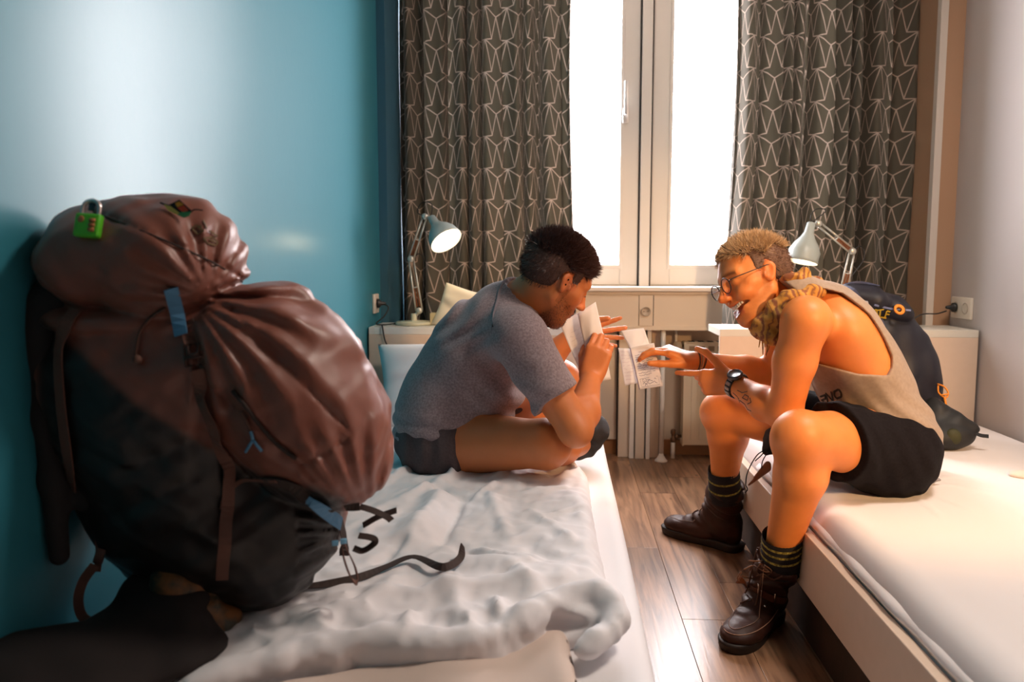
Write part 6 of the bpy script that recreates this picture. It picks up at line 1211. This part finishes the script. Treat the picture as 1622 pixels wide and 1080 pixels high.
for pl_, w_, m_ in (([(1330, 455), (1352, 462), (1366, 482), (1372, 500)], 0.018, 'slate_webbing'), ([(1395, 505), (1412, 560), (1425, 620)], 0.010, 'slate_webbing'), ([(1340, 452), (1362, 447), (1392, 455)], 0.008, 'slate_webbing'), ([(1385, 482), (1410, 488), (1440, 492)], 0.006, 'pale_blue_piping')):
    strap_on('strap', bvN, pl_, w_, mat(m_, (0.045, 0.05, 0.10) if 'slate' in m_ else (0.16, 0.19, 0.34), 0.7), nv, off=0.006, Y=Y_)
org = mat('orange_trim', (0.78, 0.26, 0.02), 0.6); yel = mat('mustard_embroidery', (0.55, 0.38, 0.03), 0.8)
q, n_ = hit(bvN, 1424, 491, 0.008, Y_); fr_ = zframe(q, (0.1, -1, 0.5)); from_bm('orange_ring', lathe(bmesh.new(), [(0.009, 0), (0.016, 0.002), (0.019, 0.005), (0.016, 0.008), (0.009, 0.005)], fr_, 20, cap=False), org, nv)
bm = bmesh.new()
for pl_ in (((1381, 498), (1382, 491), (1388, 489), (1389, 497)), ((1382, 495), (1389, 494)), ((1393, 499), (1394, 489)), ((1389, 490), (1399, 489)), ((1402, 500), (1404, 491), (1410, 493)), ((1403, 496), (1409, 497)), ((1381, 502), (1392, 503), (1404, 504))): mark(bm, bvN, pl_, 0.0055, 0.004)
from_bm('yellow_lettering', bm, yel, nv, smooth=False)
bc = P(1369, 479, 2.62); from_bm('buckle', tube(bmesh.new(), [P(1363, 476, 2.62), P(1374, 478, 2.62), P(1376, 485, 2.62), P(1365, 483, 2.62)], 0.0028, 8, closed=True), mat('grey_plastic', (0.35, 0.35, 0.38), 0.4), nv)
oc = P(1493, 625, 2.66); bm = bmesh.new()
tube(bm, [P(1485, 608, 2.70), P(1495, 612, 2.68), P(1502, 622, 2.67), P(1498, 630, 2.66), P(1487, 622, 2.67), P(1486, 610, 2.70)], 0.0028, 6, 4, closed=False); tube(bm, [P(1489, 626, 2.66), P(1502, 624, 2.66)], 0.003, 6); tube(bm, [P(1496, 628, 2.66), P(1499, 645, 2.66), P(1495, 649, 2.66)], 0.0036, 6)
from_bm('orange_cord', bm, org, nv); mbox('hanging_tag', tuple(P(1490, 640, 2.67)), tuple(P(1496, 626, 2.672)), mat('dark_tag', (0.05, 0.05, 0.08), 0.6), nv)
# small black bag beside it
Y2 = 2.58; sbg = thing('waist_bag', 'small black bag with grey pocket lying at the foot of the rucksack', 'bag', (P(1510, 700, Y2)[0], Y2, 0.38)); bkm = mat('black_nylon', (0.010, 0.010, 0.010), 0.6, bump=(70, 0.2, 0.002))
K = Solid(); K.ell(P(1500, 690, Y2), (0.085, 0.06, 0.048), rotm(-8), k=0.03); K.ell(P(1480, 662, Y2 + 0.05), (0.05, 0.05, 0.05), k=0.03); K.ell(P(1515, 668, Y2 + 0.02), (0.030, 0.03, 0.028), k=0.03)
K.cone(P(1480, 640, Y2 + 0.06), P(1510, 670, Y2), 0.02, 0.02, k=0.03); K.ell(P(1535, 675, Y2), (0.035, 0.02, 0.014), rotm(22), k=0.02); K.post = lambda Q: -0.003 * wav(Q, 14, 83); K.amp = 0.004; kb = K.obj('bag_body', bkm, sbg, h=0.004)
mribbon('bag_strap', [P(1528, 668, Y2), P(1540, 682, Y2 - 0.02), P(1552, 689, Y2 - 0.03), P(1566, 691, Y2 - 0.04)], 0.016, np.array([0.1, -0.5, 0.9]), bkm, sbg, th=0.003)
K = Solid(); K.ell(P(1473, 690, Y2 - 0.065), (0.036, 0.03, 0.042), rotm(-10), k=0.02); K.obj('grey_pocket', mat('mauve_grey_cloth', (0.17, 0.135, 0.14), 0.85), sbg, h=0.004)
mtube('pull_ring', [P(1462 + 6 * math.cos(t), 676 + 7 * math.sin(t), Y2 - 0.10) for t in np.arange(12) * math.pi / 6], 0.0016, mat('pale_cord', (0.45, 0.38, 0.38), 0.7), sbg, 6, closed=True)
mbox('orange_mark', tuple(P(1527, 675, Y2 - 0.02)), tuple(P(1532, 670, Y2 - 0.015)), org, sbg); K = Solid(); K.ell(P(1510, 692, Y2 - 0.045), (0.026, 0.018, 0.028), rotm(-30)); K.obj('olive_patch', mat('olive_tint', (0.035, 0.035, 0.008), 0.7), sbg, h=0.004)
# ---- small things
K = Solid(); tq = PZ(1470, 762, 0.385); K.cone(tq + [0, 0.02, 0.004], tq + [0.03, 0, 0.004], 0.012, 0.004, k=0.01); K.cone(tq + [-0.01, 0.02, 0.02], tq + [0.01, 0, 0.004], 0.012, 0.010, k=0.01); tag(K.obj('grey_cloth', mat('blue_grey_cloth', (0.28, 0.27, 0.30), 0.9), None, h=0.003), 'corner of grey cloth sticking out behind the black shorts', 'cloth')
K = Solid(); K.ell(PZ(1625, 752, 0.385), (0.045, 0.03, 0.012), k=0.01); K.post = lambda Q: -0.002 * wav(Q, 20, 3); K.amp = 0.003; tag(K.obj('folded_cloth', mat('pale_cotton', (0.78, 0.66, 0.56), 0.9), None, h=0.003), 'small pale folded cloth on the right bed at the photo\'s right edge', 'cloth')
ts = thing('leather_tassel', 'dark cords with a brown leather tassel hanging over the edge of the right bed', 'tassel', P(1205, 730, 2.30)); tb = mat('tassel_black', (0.015, 0.012, 0.012), 0.8); YT = 2.36
K = Solid(); K.ell(P(1222, 700, YT), (0.022, 0.03, 0.035), k=0.02); K.cone(P(1225, 690, YT), P(1212, 715, YT - 0.02), 0.02, 0.010, k=0.02); K.post = lambda Q: -0.003 * wav(Q, 25, 5); K.amp = 0.004; K.obj('cloth_knot', tb, ts, h=0.003)
for pl_ in (((1212, 712), (1200, 720), (1190, 735), (1183, 752), (1181, 768)), ((1214, 712), (1205, 722), (1196, 730)), ((1216, 716), (1208, 730), (1206, 742)), ((1181, 768), (1184, 775), (1180, 780))): mtube('cord', [P(u, v, YT - 0.03 - 0.0008 * max(0, v - 700)) for u, v in pl_], 0.0016, tb, ts, 6, 4)
K = Solid(); K.cone(P(1216, 742, YT - 0.05), P(1186, 768, YT - 0.07), 0.010, 0.003, k=0.01); K.cone(P(1216, 735, YT - 0.05), P(1196, 756, YT - 0.07), 0.009, 0.004, k=0.01); K.obj('leather_tip', mat('tan_leather_tip', (0.28, 0.10, 0.04), 0.5), ts, h=0.0025)
